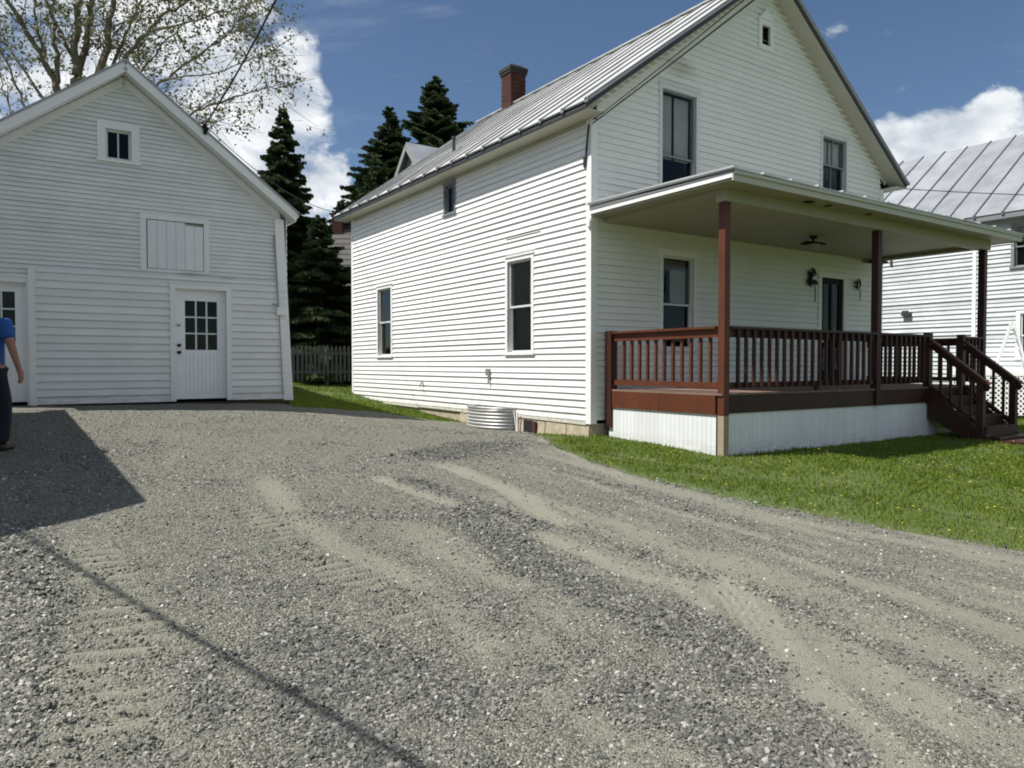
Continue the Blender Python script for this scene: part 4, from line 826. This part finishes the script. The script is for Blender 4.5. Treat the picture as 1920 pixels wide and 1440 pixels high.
    # roof
    for sg in (-1, 1):
        ue = uc+sg*hw; ze = ztop-pz*hw
        metal_roof(B, (ue, ze), (uc, ztop), -.33, 8.35, 0, M['roof'], M['seam'], .62)
        s = MB(); s.hexa([(ue-sg*.01, -.30, ze-.09), (uc, -.30, ztop-.09), (uc, 8.32, ztop-.09), (ue-sg*.01, 8.32, ze-.09), (ue-sg*.01, -.30, ze-.032), (uc, -.30, ztop-.034), (uc, 8.32, ztop-.034), (ue-sg*.01, 8.32, ze-.032)]); s.build('roof_deck', M['barntrim'], B)
        s = MB(); s.hexa([(ue-sg*.02, -.29, ze-.15), (uc, -.29, ztop-.15), (uc, -.0, ztop-.15), (ue-sg*.02, -.0, ze-.15), (ue-sg*.02, -.29, ze-.095), (uc, -.29, ztop-.095), (uc, -.0, ztop-.095), (ue-sg*.02, 0, ze-.095)]); s.build('soffit', M['barntrim'], B)
        s = MB(); s.bar((ue, -.315, ze-.085), (uc, -.315, ztop-.085), .025, .15); s.build('rake_board', M['barntrim'], B)
        s = MB(); s.bar((ue-sg*.30, -.02, ze-.24+.30*pz), (uc, -.02, ztop-.26), .022, .11); s.build('frieze_board', M['barntrim'], B)
        s = MB(); e0, e1 = sorted((ue-sg*.02, (1.66 if sg > 0 else -4.2))); s.box(e0, e1, -.29, 8.3, ze-.155, ze-.135); s.build('eave_soffit', M['barntrim'], B)
    MB().bar((uc, -.34, ztop+.012), (uc, 8.36, ztop+.012), .14, .02).build('ridge_cap', M['roof'], B)
    s = MB(); s.tube([(.02, -.34, 5.80), (.02, -.34, 5.99)], .035, 8); s.bar((-.03, -.34, 5.95), (.08, -.34, 5.88), .05, .05); s.build('cable_bracket', M['black'], B)
build_barn()
def build_garage():
    tip = Vector((-5.09, 5.92, 0)); G = empty('grey_garage', (tip.x, tip.y, .35), ANG); tag(G, 'tall pale garage off to the left that shades the gravel beside the barn', 'garage')
    # local: eave line at u=0, building extends to -u; v from 0 to 6.55 ; heights relative to .35
    ez = 3.15; hw = 4.0; pz = 1.15; rz = ez+hw*pz
    for (x, en) in ((-.3, 1), (-7.7, -1)): w = Wall((x, .3, 0), (0, 1, 0), (en, 0, 0)); siding(w, .2, ez, .131, lambda z: (0, 5.9), [], M['barn'], G, joined=True)
    for (y, en) in ((.3, -1), (6.2, 1)): w = Wall((0, y, 0), (1, 0, 0), (0, en, 0)); siding(w, .2, rz-.3, .131, lambda z: (max(-7.7, -4-(rz-.2-z)/pz), min(-.3, -4+(rz-.2-z)/pz)), [], M['barn'], G, joined=True)
    for ue in (0, -8): s = MB(); s.hexa([(ue, 0, ez-.06), (-4, 0, rz-.06), (-4, 6.55, rz-.06), (ue, 6.55, ez-.06), (ue, 0, ez), (-4, 0, rz), (-4, 6.55, rz), (ue, 6.55, ez)]); s.build('roof', M['roof'], G)
    MB().box(-7.65, -.35, .35, 6.1, -.2, .2).build('foundation', M['concrete'], G)
build_garage()

# ------------------------------------------------------------------ neighbouring house
def build_neighbour():
    Nh = empty('weathered_house', wpt(C0, 15, 0, 0), ANG); tag(Nh, 'weathered bluish white house with a dull standing seam roof, beyond the porch', 'house')
    w = Wall((0, 0, 0), (0, 1, 0), (-1, 0, 0)); hs = [(-1.22, -.34, 4.32, 5.42), (-1.62, -.52, 1.80, 3.02)]
    siding(w, .35, 5.66, .125, lambda z: (-5, 9), hs, M['nwall'], Nh, lip=.034, wob=.022, jitter=.008)
    window(w, Nh, *hs[0], cw=.08, casing='sash_dark', sash='sash_dark'); window(w, Nh, *hs[1], cw=.10, casing='trim', sash='sash')
    for y in (.62,): w.box(MB(), y, y+.10, .35, 5.6, .02, .045).build('vertical_trim', M['trim'], Nh)
    MB().box(.02, 8, -4.98, 8.98, -.3, .35).build('foundation', M['concrete'], Nh)
    for (y, en) in ((-5, -1), (9, 1)): g = Wall((0, y, 0), (1, 0, 0), (0, en, 0)); siding(g, .35, 8.6, .125, lambda z: (max(0, 4-(8.75-z)/.79), min(8, 4+(8.75-z)/.79)), [], M['nwall'], Nh, joined=True)
    rw = Wall((8, 0, 0), (0, 1, 0), (1, 0, 0)); siding(rw, .35, 5.66, .125, lambda z: (-5, 9), [], M['nwall'], Nh, joined=True)
    metal_roof(Nh, (-.4, 5.80), (4, 9.02), -5.3, 9.3, 0, M['nroof'], M['nseam'], .74, seamh=.05); metal_roof(Nh, (8.4, 5.80), (4, 9.02), -5.3, 9.3, 0, M['nroof'], M['nseam'], .74)
    MB().hexa([(-.38, -5.28, 5.64), (.02, -5.28, 5.64), (.02, 9.28, 5.64), (-.38, 9.28, 5.64), (-.38, -5.28, 5.76), (.02, -5.28, 5.9), (.02, 9.28, 5.9), (-.38, 9.28, 5.76)]).build('eave_box', M['sash_dark'], Nh)
    s = MB(); w.box(s, 2.45, 2.72, 3.12, 3.22, .02, .14); w.box(s, 2.55, 2.72, 3.22, 3.28, .02, .10); s.build('wall_vent', M['dark_trim'], Nh)
    # its side deck with lattice skirt
    D = empty('side_deck', wpt(C0, 13.5, -2.6, .15), ANG); tag(D, 'small white deck with diagonal lattice skirt against the weathered house', 'deck')
    y0, y1, zt = -2.4, 3.2, 1.30
    for i in range(11): MB().box(.02, 1.46, y0+i*.51, y0+i*.51+.50, zt, zt+.035).build('deck_board', M['trim'], D)
    MB().box(.0, .03, y0, y1, zt-.14, zt-.001).build('rim_board', M['trim'], D)
    for yy in (y0+.05, .4, y1-.05): MB().box(.03, .11, yy-.04, yy+.04, 0, zt-.14).build('post', M['trim'], D)
    hL = zt-.30; st = .13; y = y0-hL
    while y < y1:
        for sg in (1, -1):
            a0, a1 = y, y+hL; zA, zB = .14, .14+hL
            lo = max(a0, y0); hi = min(a1, y1)
            if hi-lo > .06:
                t0 = (lo-a0)/hL; t1 = (hi-a0)/hL; za, zb = (zA+t0*hL, zA+t1*hL) if sg > 0 else (zB-t0*hL, zB-t1*hL)
                s = MB(); s.bar((-.012 if sg > 0 else -.004, lo, za), (-.012 if sg > 0 else -.004, hi, zb), .007, .035, (0, -(zb-za), hi-lo)); s.build('lattice_strip', M['trim'], D)
        y += st
    L_ = empty('step_ladder', wpt(C0, 13.95, -.75, 1.49), ANG+.5); tag(L_, 'white metal step ladder standing open on the lattice-skirted deck', 'ladder')
    for x in (-.22, .22):
        MB().bar((x, -.30, 0), (x*.8, 0, 1.25), .035, .05).build('rail', M['pvc'], L_); MB().bar((x, .38, 0), (x*.8, .03, 1.25), .03, .04).build('rail', M['pvc'], L_)
    for i in range(4):
        t = (i+1)/4.6; MB().bar((-.21+.04*t, -.30+.30*t, 1.25*t), (.21-.04*t, -.30+.30*t, 1.25*t), .09, .025).build('step', M['pvc'], L_)
build_neighbour()

# ------------------------------------------------------------------ buildings behind, fence
def build_back():
    gx, gy = -7.6, 31; g = float(gz(gx, gy)); K = empty('brown_house', (gx, gy, g), 0); tag(K, 'low brown house with grey shingle roof half hidden by spruce branches between barn and house', 'house')
    MB().box(-7, 1.8, -.0, 7, 0, 3.0).build('wall', M['olive'], K)
    n = 14
    for i in range(n):   # courses of shingle
        t0 = i/n; t1 = (i+1)/n; m = MB(); m.hexa([(-7.3, -.5+4*t0, 2.8+3.9*t0), (2.1, -.5+4*t0, 2.8+3.9*t0), (2.1, -.5+4*t1, 2.8+3.9*t1), (-7.3, -.5+4*t1, 2.8+3.9*t1), (-7.3, -.5+4*t0, 2.86+3.9*t0), (2.1, -.5+4*t0, 2.86+3.9*t0), (2.1, -.5+4*t1+.02, 2.83+3.9*t1), (-7.3, -.5+4*t1+.02, 2.83+3.9*t1)]); m.build('shingle_course', M['shingle'], K)
    MB().hexa([(-7.3, 3.5, 6.6), (2.1, 3.5, 6.6), (2.1, 7.5, 2.8), (-7.3, 7.5, 2.8), (-7.3, 3.5, 6.7), (2.1, 3.5, 6.7), (2.1, 7.5, 2.9), (-7.3, 7.5, 2.9)]).build('roof', M['shingle'], K)
    MB().prism([(1.8, 0, 3.0), (1.8, 7, 3.0), (1.8, 3.5, 6.55)], (-.1, 0, 0)).build('gable', M['olive'], K)
    c = MB(); c.box(-.72, -.25, 3.2, 3.7, 6.0, 7.25); c.box(-.77, -.20, 3.15, 3.75, 7.251, 7.34); c.build('chimney', M['brick'], K)
    for x in (-5, -3, .3): MB().box(x, x+.8, -.03, -.001, 1.1, 2.2).build('window', M['glass'], K)
    g = float(gz(-4, 30)); K = empty('rear_house', (-4.1, 30.3, g), ANG); tag(K, 'pale grey gabled house peeping over the galvanised roof in front of the spruces', 'house')
    hz = 10.55-g; p = 1.05; hw = 3.2
    wl = Wall((0, 0, 0), (0, 1, 0), (-1, 0, 0)); siding(wl, 0, hz-.2, .13, lambda z: (max(-hw, -(hz-.15-z)/p), min(hw, (hz-.15-z)/p)), [], M['greyhouse'], K, joined=True)
    for sg in (-1, 1): MB().hexa([(-.25, sg*hw*1.08, hz-hw*1.08*p), (9, sg*hw*1.08, hz-hw*1.08*p), (9, 0, hz), (-.25, 0, hz), (-.25, sg*hw*1.08, hz-hw*1.08*p+.1), (9, sg*hw*1.08, hz-hw*1.08*p+.1), (9, 0, hz+.1), (-.25, 0, hz+.1)]).build('roof', M['nroof'], K)
    for sg in (-1, 1): MB().bar((-.26, sg*hw*1.05, hz-hw*1.05*p-.08), (-.26, 0, hz-.08), .03, .2).build('rake_board', M['greyhouse'], K)
    MB().box(.1, 8.9, -hw, hw, 0, hz-hw*p).build('wall', M['greyhouse'], K)
build_back()
def build_fence():
    A = Vector((-7.2, 21.6, 0)); Bv = Vector((-4.0, 23.2, 0)); d = (Bv-A).normalized(); L = (Bv-A).length; z0 = 1.03
    F = empty('picket_fence', (A.x, A.y, z0), math.atan2(d.y, d.x)); tag(F, 'weathered grey picket fence, coloured darker as if shaded, closing the gap between barn and house', 'fence')
    x = 0
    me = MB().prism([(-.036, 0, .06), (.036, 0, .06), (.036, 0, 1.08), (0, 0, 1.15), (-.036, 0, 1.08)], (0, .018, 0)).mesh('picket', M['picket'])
    while x < L: o = link_mesh('picket', me, F, (x, 0, random.uniform(-.02, .02))); x += .128
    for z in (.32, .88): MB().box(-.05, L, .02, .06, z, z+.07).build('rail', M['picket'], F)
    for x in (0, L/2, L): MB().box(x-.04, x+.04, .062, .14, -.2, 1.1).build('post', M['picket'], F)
build_fence()

# ------------------------------------------------------------------ trees
def quads(Cn, A, B):  # centres, half axes -> verts, faces
    V = np.stack([Cn-A-B*.3, Cn-A*.1-B, Cn+A-B*.2, Cn+A*.15+B], 1).reshape(-1, 3); b = np.arange(len(Cn))*4
    return V, np.stack([b, b+1, b+2, b+3], -1)
def spruce(px, ytop, dep, spread, label, base_y=None, dens=1., seed=0, rad=None, skirt=.4, group='dark spruces behind the buildings'):
    r = np.random.default_rng(seed); top = at(px, ytop, dep); g = float(gz(top.x, top.y)); Ht = top.z-g
    T = empty('spruce_tree', (top.x, top.y, g)); tag(T, label, 'tree', group)
    MB().tube([(0, 0, -.2), (.03, 0, Ht*.5), (0, 0, Ht*.97)], [Ht*.018+.05, Ht*.010, .012], 7).build('trunk', M['sbark'], T)
    C_, A_, B_, tn = [], [], [], []; h = skirt
    br = MB()
    while h < Ht-.12:
        frac = (Ht-h); Lb = min(spread*frac+.12, rad or 99); nb = int(6+4*r.random())
        for k in range(nb):
            az = r.random()*6.283; hb = h; h = min(hb+r.normal()*.12*(.4+frac*.06), Ht-.1); L = Lb*(.50+.62*r.random()); rise = .35*(1-frac/Ht*1.2); droop = .16+.30*frac/Ht*r.random()
            ts = np.arange(.10, 1, max(.012, .036/max(L, .2)/dens))
            x = ts*L; z = h+rise*x*.6-droop*x*ts*.9+.10*L*ts**3
            dirv = np.array([math.cos(az), math.sin(az)]); prp = np.array([-dirv[1], dirv[0]])
            br.tube([(0, 0, h), (dirv[0]*L*.5, dirv[1]*L*.5, float(np.interp(.5, ts, z))), (dirv[0]*L*.95, dirv[1]*L*.95, float(z[-1]))], [.012+.012*L, .01, .004], 4, cap=False)
            for side in (-1, 0, 1):
                m = len(ts); sl_ = (.07+.46*L*(1-ts)*(.35+.65*(ts > .12)))*(.45+.85*r.random(m)); sl_ = np.minimum(sl_, .55)
                if side == 0: off = np.zeros(m); sl_ *= .35
                else: off = side*sl_*.55
                fwd = .35*sl_
                cx = dirv[0]*(x+fwd)+prp[0]*off; cy = dirv[1]*(x+fwd)+prp[1]*off; cz = z-.10*np.abs(off)-.05*r.random(m)
                ax = np.stack([dirv[0]*fwd+prp[0]*off, dirv[1]*fwd+prp[1]*off, -.16*np.abs(off)-.02+.05*(r.random(m)-.5)], -1)
                if side == 0: ax = np.stack([dirv[0]*sl_, dirv[1]*sl_, -.3*sl_*(r.random(m))], -1)
                wv = np.stack([(r.random(m)-.5)*.05, (r.random(m)-.5)*.05, -.02-.045*r.random(m)], -1)
                C_.append(np.stack([cx, cy, cz], -1)); A_.append(ax); B_.append(wv*(1.05+.35*L)); tn.append(np.clip(.15+.5*ts+.4*r.random(m)-.15, 0, 1))  # tone climbs outward, so branch tips are coloured as if lit
            h = hb
        h += (.15+.09*r.random())*(.68+.030*Ht)
    V, F = quads(np.concatenate(C_), np.concatenate(A_), np.concatenate(B_))
    br.build('branches', M['sbark'], T)
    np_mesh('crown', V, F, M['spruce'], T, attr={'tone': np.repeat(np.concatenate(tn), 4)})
    return len(F)
nq = 0
nq += spruce(531, 200, 27, .33, 'narrow spruce rising beside the right eave of the white barn', seed=1, dens=1.15)
nq += spruce(731, 196, 40, .50, 'shorter spruce of the pair left of the brick chimney', seed=2)
nq += spruce(815, 140, 44, .62, 'tallest spruce, broad and dense, just left of the brick chimney', seed=3, dens=1.3)
nq += spruce(706, 285, 36, .46, 'small spruce in front of the pair, low over the galvanised roof', seed=4)
nq += spruce(640, 370, 38, .48, 'low spruce top beside the far eave of the main house', seed=5)
nq += spruce(600, 400, 24.5, .50, 'wide dark spruce filling the gap behind the picket fence', seed=6, dens=1.1, rad=2.6)
nq += spruce(672, 330, 41, .38, 'low spruce left of the pair near the roof edge', seed=8)
print('spruce quads', nq)
def maple():
    dep = 23.5; r = np.random.default_rng(5); base = at(135, 700, dep); g = float(gz(base.x, base.y)); T = empty('maple_tree', (base.x, base.y, g)); tag(T, 'tall many-stemmed maple coming into small spring leaf behind the white barn', 'tree')
    O = Vector((base.x, base.y, g))
    LIMB = []
    def limb(pxs, w0, w1, dd=0, dd2=None):
        n = len(pxs); dd2 = dd if dd2 is None else dd2
        pts = [at(x, y, dep+dd+(dd2-dd)*i/(n-1))-O for i, (x, y) in enumerate(pxs)]; LIMB.append((pts, w0, w1))
    limb([(135,760),(135,600),(138,420),(140,300),(142,150)], .40, .15)
    limb([(142,140),(143,60),(147,0),(152,-120),(150,-300)], .135, .05); limb([(145,150),(163,60),(172,0),(185,-100),(190,-260)], .12, .04, .2, .8)
    limb([(150,260),(195,115),(205,50),(213,0),(222,-110),(240,-280)], .14, .05, 0, -.8)
    limb([(135,260),(108,165),(72,95),(45,50),(12,0),(-25,-70),(-70,-160)], .12, .03, 0, -1); limb([(108,165),(106,100),(100,40),(78,-20),(60,-120)], .085, .03, -.3, .5)
    limb([(139,120),(115,62),(85,8),(66,-50)], .06, .02, .1, 1); limb([(84,110),(68,40),(60,-40),(50,-130)], .05, .02)
    limb([(150,270),(214,108),(240,50),(265,0),(290,-60),(320,-150)], .065, .02, 0, 1.2); limb([(150,280),(232,104),(275,62),(310,22),(346,10),(400,-60)], .075, .02, 0, -1.4)
    limb([(150,300),(250,190),(300,156),(350,120),(410,80),(440,45),(470,10)], .05, .012, 0, -2); limb([(150,330),(330,225),(380,205),(440,182),(500,165),(530,160)], .045, .008, 0, -2)
    limb([(205,150),(250,118),(262,92),(276,66),(290,20)], .03, .01); limb([(220,190),(265,128),(320,70),(350,40),(380,-10)], .03, .01, 0, 1)
    limb([(130,300),(78,182),(20,92),(-5,68),(-40,20)], .055, .02, 0, 1); limb([(120,320),(42,190),(22,130),(5,98),(-20,60)], .05, .015); limb([(100,350),(20,212),(3,155),(-10,110)], .045, .015, 0, .8)
    limb([(200,60),(250,35),(300,-20)], .03, .01); limb([(150,90),(200,80),(235,40)], .03, .01); limb([(280,60),(380,35),(480,5),(530,-15)], .03, .008); limb([(300,150),(400,140),(480,110),(525,85)], .025, .006, -1, -2); limb([(350,120),(430,60),(500,40)], .022, .006, -1, 0)
    limb([(330,190),(380,220),(420,240)], .02, .006, -1, -2)
    tr = MB(); pts, a, b = LIMB[0]; tr.tube(pts, [a+(b-a)*i/(len(pts)-1) for i in range(len(pts))], 10); tr.build('trunk', M['bark'], T)
    C_ = []
    tw = MB()
    for li, (pts, a, b) in enumerate(LIMB[1:]):
        # refine with wobble
        Q = [pts[0]]
        for p, q in zip(pts[:-1], pts[1:]):
            for s in range(1, 5):
                c = p.lerp(q, s/4); Q.append(c+Vector(((r.random()-.5)*.05, (r.random()-.5)*.2, (r.random()-.5)*.05)))
        m = MB(); m.tube(Q, [a+(b-a)*i/(len(Q)-1) for i in range(len(Q))], 6); m.build('limb', M['bark'], T)
        Lt = sum((Q[i+1]-Q[i]).length for i in range(len(Q)-1)); nt = int(4+Lt*2.3)
        for k in range(nt):
            i = int(r.integers(2, len(Q)-1)); p = Q[i]; d = (Q[i+1 if i+1 < len(Q) else i]-Q[i-1]).normalized()
            ang = Vector((r.normal(), r.normal(), r.normal()*.6+.35)).normalized(); dv = (d*.55+ang*.8).normalized(); L = (.5+1.5*r.random())
            t0 = [p, p+dv*L*.5+Vector((0, 0, .05)), p+dv*L+Vector((r.normal()*.1, r.normal()*.1, .1))]; tw.tube(t0, [.014, .010, .004], 3, cap=False)
            for s in range(5):
                f = .3+.7*r.random(); c = p+dv*L*f; d2 = Vector((r.normal(), r.normal(), r.normal()*.7+.2)).normalized(); l2 = .25+.5*r.random(); e = c+d2*l2; tw.tube([c, e], [.006, .003], 3, cap=False)
                for q in range(int(3+4*r.random())): C_.append(e.lerp(c, r.random()*.7)+Vector((r.normal(), r.normal(), r.normal()))*.07)
    # fine twig sprays reaching out to the right-hand side of the crown
    for k in range(380):
        x = 225+300*r.random()**1.1; y = -20+270*r.random(); 
        if (x-300)/260+(abs(y-90))/260 > 1.15: continue
        c = at(x, y, dep-2+3.5*r.random())-O; d2 = Vector((.5*r.normal()+.4, r.normal()*.6, .4*r.normal()+.3)).normalized(); l2 = .5+.5*r.random(); tw.tube([c, c+d2*l2], [.007, .003], 3, cap=False)
        for q in range(int(4+5*r.random())): C_.append(c+d2*l2*r.random()+Vector((r.normal(), r.normal(), r.normal()))*.09)
    tw.build('twigs', M['bark'], T)['kind'] = 'stuff'
    C_ = np.array([tuple(c) for c in C_]); n = len(C_); print('leaves', n)
    A = r.normal(size=(n, 3)); A /= np.linalg.norm(A, axis=1)[:,None]; B = np.cross(A, r.normal(size=(n, 3))); B /= np.linalg.norm(B, axis=1)[:,None]; s = (.028+.036*r.random(n))[:,None]
    V, F = quads(C_, A*s, B*s*.75); o = np_mesh('leaves', V, F, M['leaf'], T, attr={'tone': np.repeat(r.random(n), 4)}); o['kind'] = 'stuff'
maple()
def shrub(x, y, w, h, label, seed):
    r = np.random.default_rng(seed); g = float(gz(x, y)); T = empty('shrub', (x, y, g)); tag(T, label, 'shrub')
    n = 5200; q = r.normal(size=(n, 3)); q /= np.linalg.norm(q, axis=1)[:,None]; rr = (.55+.45*r.random(n))*(1+.3*np.sin(q[:,0]*5+q[:,2]*4)); P = q*rr[:,None]*np.array([w, w, h/2])+np.array([0, 0, h/2])
    A = r.normal(size=(n, 3)); B = np.cross(A, r.normal(size=(n, 3))); A /= np.linalg.norm(A, axis=1)[:,None]; B /= np.linalg.norm(B, axis=1)[:,None]; s = (.035+.03*r.random(n))[:,None]
    V, F = quads(P, A*s, B*s*.6); np_mesh('foliage', V, F, M['shrub'], T, attr={'tone': np.repeat(r.random(n), 4)})
    m = MB()
    for k in range(7): a = k*.9; m.tube([(0, 0, 0), (math.cos(a)*w*.6, math.sin(a)*w*.6, h*.7)], [.02, .006], 4)
    m.build('stem', M['bark'], T)
shrub(-5.9, 24.6, .9, 1.9, 'olive green shrub rising behind the picket fence', 3); shrub(-7.6, 24.2, 1.1, 1.7, 'dark rounded shrub behind the fence near the barn corner', 4)

# ------------------------------------------------------------------ cables
def cable(name, A, B, sag, rad, label, n=24, cat='cable'):
    A = Vector(A); B = Vector(B); m = MB(); m.tube([A.lerp(B, i/n)-Vector((0, 0, sag*4*(i/n)*(1-i/n))) for i in range(n+1)], rad, 6); o = m.build(name, M['cable']); tag(o, label, cat); return o
hc = wpt(C0, -.03, -.06, 5.60); q = at(1395, 0, 8.4); e1 = hc+(q-hc)*3.4
cable('service_cable', hc, e1, .10, .011, 'black service cable running from the house corner up along the gable rake')
q = at(1378, 0, 8.4); e2 = hc+Vector((0, 0, .06))+(q-hc)*3.4
cable('service_cable', hc+Vector((0, 0, .05)), e2, .16, .008, 'thinner upper cable beside the main one at the gable rake')
bb = wpt(B0, .02, -.34, 5.97); q = at(494, 0, 10.5); e3 = bb+(q-bb)*2.6
cable('service_cable', bb, e3, .35, .016, 'black cable climbing from the bracket on the barn rake past the maple')
cable('service_cable', bb, wpt(C0, -.1, 10.8, 5.95), .35, .008, 'thin cable slung from the barn rake to the far eave of the house')
cable('service_cable', wpt(C0, 8.95, -.05, 5.75), wpt(C0, 22, -9, 6.0), .35, .010, 'thin cable crossing in front of the dull metal roof')
def pole(x, y, lab, h=9):
    g = float(gz(x, y)); T = empty('utility_pole', (x, y, g)); tag(T, lab, 'utility pole'); MB().tube([(0, 0, -.3), (0, 0, h)], [.15, .10], 10).build('shaft', M['tanpost'], T); MB().bar((-.6, 0, h-.5), (.6, 0, h-.5), .09, .11).build('crossarm', M['tanpost'], T)
pole(e1.x, e1.y, 'wooden utility pole behind the camera that carries the house service cable', max(e1.z, 7)+.2)
# drop cable whose shadow crosses the gravel
h = 5.2; sh = Vector((SUN[0]/SUN[2], SUN[1]/SUN[2], 0)); gA = Vector((-2.62, 4.59, .2)); gB = Vector((-.99, 3.22, .05)); d_ = (gB-gA).normalized()
p0 = gA-d_*.15+Vector((sh.x*h, sh.y*h, h)); p1 = gB+d_*.0+Vector((sh.x*h, sh.y*h, h))
cable('drop_cable', p0-d_*2.9, p1+d_*9+Vector((0, 0, .6)), .12, .022, 'thick cable overhead whose shadow crosses the gravel')
pole((p1+d_*9).x, (p1+d_*9).y, 'wooden utility pole behind the camera at the end of the drop cable', 6.6)

# ------------------------------------------------------------------ the person at the left edge
def skinned(name, verts, edges, radii, m, sub=2, root=0):
    me = bpy.data.meshes.new(name); me.from_pydata(verts, edges, []); o = bpy.data.objects.new(name, me); col.objects.link(o)
    md = o.modifiers.new('s', 'SKIN'); sv = me.skin_vertices[0].data
    for i, rr in enumerate(radii): sv[i].radius = rr if isinstance(rr, tuple) else (rr, rr)
    sv[root].use_root = True; md.use_smooth_shade = True
    ss = o.modifiers.new('u', 'SUBSURF'); ss.levels = sub; ss.render_levels = sub
    dg = bpy.context.evaluated_depsgraph_get(); dg.update(); me2 = bpy.data.meshes.new_from_object(o.evaluated_get(dg)); me2.name = name
    me2.materials.clear(); me2.materials.append(m); bpy.data.objects.remove(o); return me2
def build_person():
    # facing +y (towards the barn), mid-stride, x to the right
    V = [(0,0,.96),(0,.01,1.12),(0,.02,1.32),(0,.01,1.45),(0,.03,1.53),(0,.05,1.60),(0,.045,1.70),   # 0-6 pelvis..head
         (.19,0,1.42),(.27,.0,1.16),(.31,.05,.93),(.315,.075,.86),        # 7-10 right arm
         (-.19,0,1.42),(-.25,-.06,1.16),(-.26,.06,.95),(-.26,.10,.88),    # 11-14 left arm
         (.10,0,.90),(.11,.10,.52),(.11,.02,.12),(.11,.16,.04),           # 15-18 right leg
         (-.10,0,.90),(-.11,-.02,.50),(-.11,-.22,.14),(-.11,-.12,.04)]    # 19-22 left leg
    E = [(0,1),(1,2),(2,3),(3,4),(4,5),(5,6),(3,7),(7,8),(8,9),(9,10),(3,11),(11,12),(12,13),(13,14),(0,15),(15,16),(16,17),(17,18),(0,19),(19,20),(20,21),(21,22)]
    Rd = [(.15,.11),(.14,.10),(.16,.11),(.12,.085),(.055,.06),(.08,.095),(.075,.09),.062,.046,.030,.035,.062,.046,.030,.035,.092,.062,.040,.035,.092,.062,.040,.035]
    # fingers on both hands
    for (w, s) in ((10, 1), (14, -1)):
        bx, by, bz = V[w]
        for k, (dy, L) in enumerate(((-.03,.065),(-.01,.078),(.012,.072),(.032,.058))):
            a = len(V); V += [(bx, by+dy, bz-.03), (bx-.005*s, by+dy+.005, bz-.03-L*.55), (bx-.02*s, by+dy+.008, bz-.03-L)]; E += [(w, a), (a, a+1), (a+1, a+2)]; Rd += [.011, .009, .0075]
        a = len(V); V += [(bx-.01*s, by+.045, bz+.01), (bx-.02*s, by+.065, bz-.03)]; E += [(w, a), (a, a+1)]; Rd += [.012, .009]
    gx, gy = -5.85, 8.22; g = float(gz(gx, gy)); me = skinned('person', V, E, Rd, M['skin']); P = link_mesh('person', me, None, (gx, gy, g+.025))
    tag(P, 'person in blue T-shirt and dark jeans walking in the shade at the left edge', 'person')
    sv = [(0,0,.79),(0,.01,1.12),(0,.02,1.32),(0,.01,1.44),(.195,0,1.43),(.235,0,1.24),(-.195,0,1.43),(-.23,-.03,1.24)]
    link_mesh('t_shirt', skinned('t_shirt', sv, [(0,1),(1,2),(2,3),(3,4),(4,5),(3,6),(6,7)], [(.185,.14),(.175,.13),(.185,.135),(.13,.10),.085,.085,.085,.085], M['shirt']), P)
    jv = [(0,0,.88),(.10,0,.86),(.11,.10,.52),(.11,.03,.06),(-.10,0,.86),(-.11,-.02,.50),(-.11,-.21,.07)]
    link_mesh('jeans', skinned('jeans', jv, [(0,1),(1,2),(2,3),(0,4),(4,5),(5,6)], [(.125,.10),.105,.082,.078,.105,.082,.078], M['jeans']), P)
    link_mesh('hair', skinned('hair', [(0,.02,1.63),(0,.03,1.72),(0,.05,1.75)], [(0,1),(1,2)], [(.085,.10),(.088,.10),(.07,.085)], M['hair']), P)
    for x, y, z in ((.11,.08,.04), (-.11,-.20,.06)): link_mesh('shoe', skinned('shoe', [(x,y-.10,z),(x,y,z),(x,y+.14,z-.01)], [(0,1),(1,2)], [(.058,.06),(.06,.058),(.05,.036)], M['shoe']), P)
    fm = MB(); fm.tube([(0,.135,1.665),(0,.158,1.63),(0,.14,1.61)], [.010,.016,.012], 6); fm.build('nose', M['skin'], P); 
    for s in (-1, 1): em = MB(); em.tube([(s*.085,.04,1.675),(s*.094,.035,1.65),(s*.086,.04,1.62)], [.010,.016,.010], 6); em.build('ear', M['skin'], P)
build_person()
bpy.context.view_layer.update()
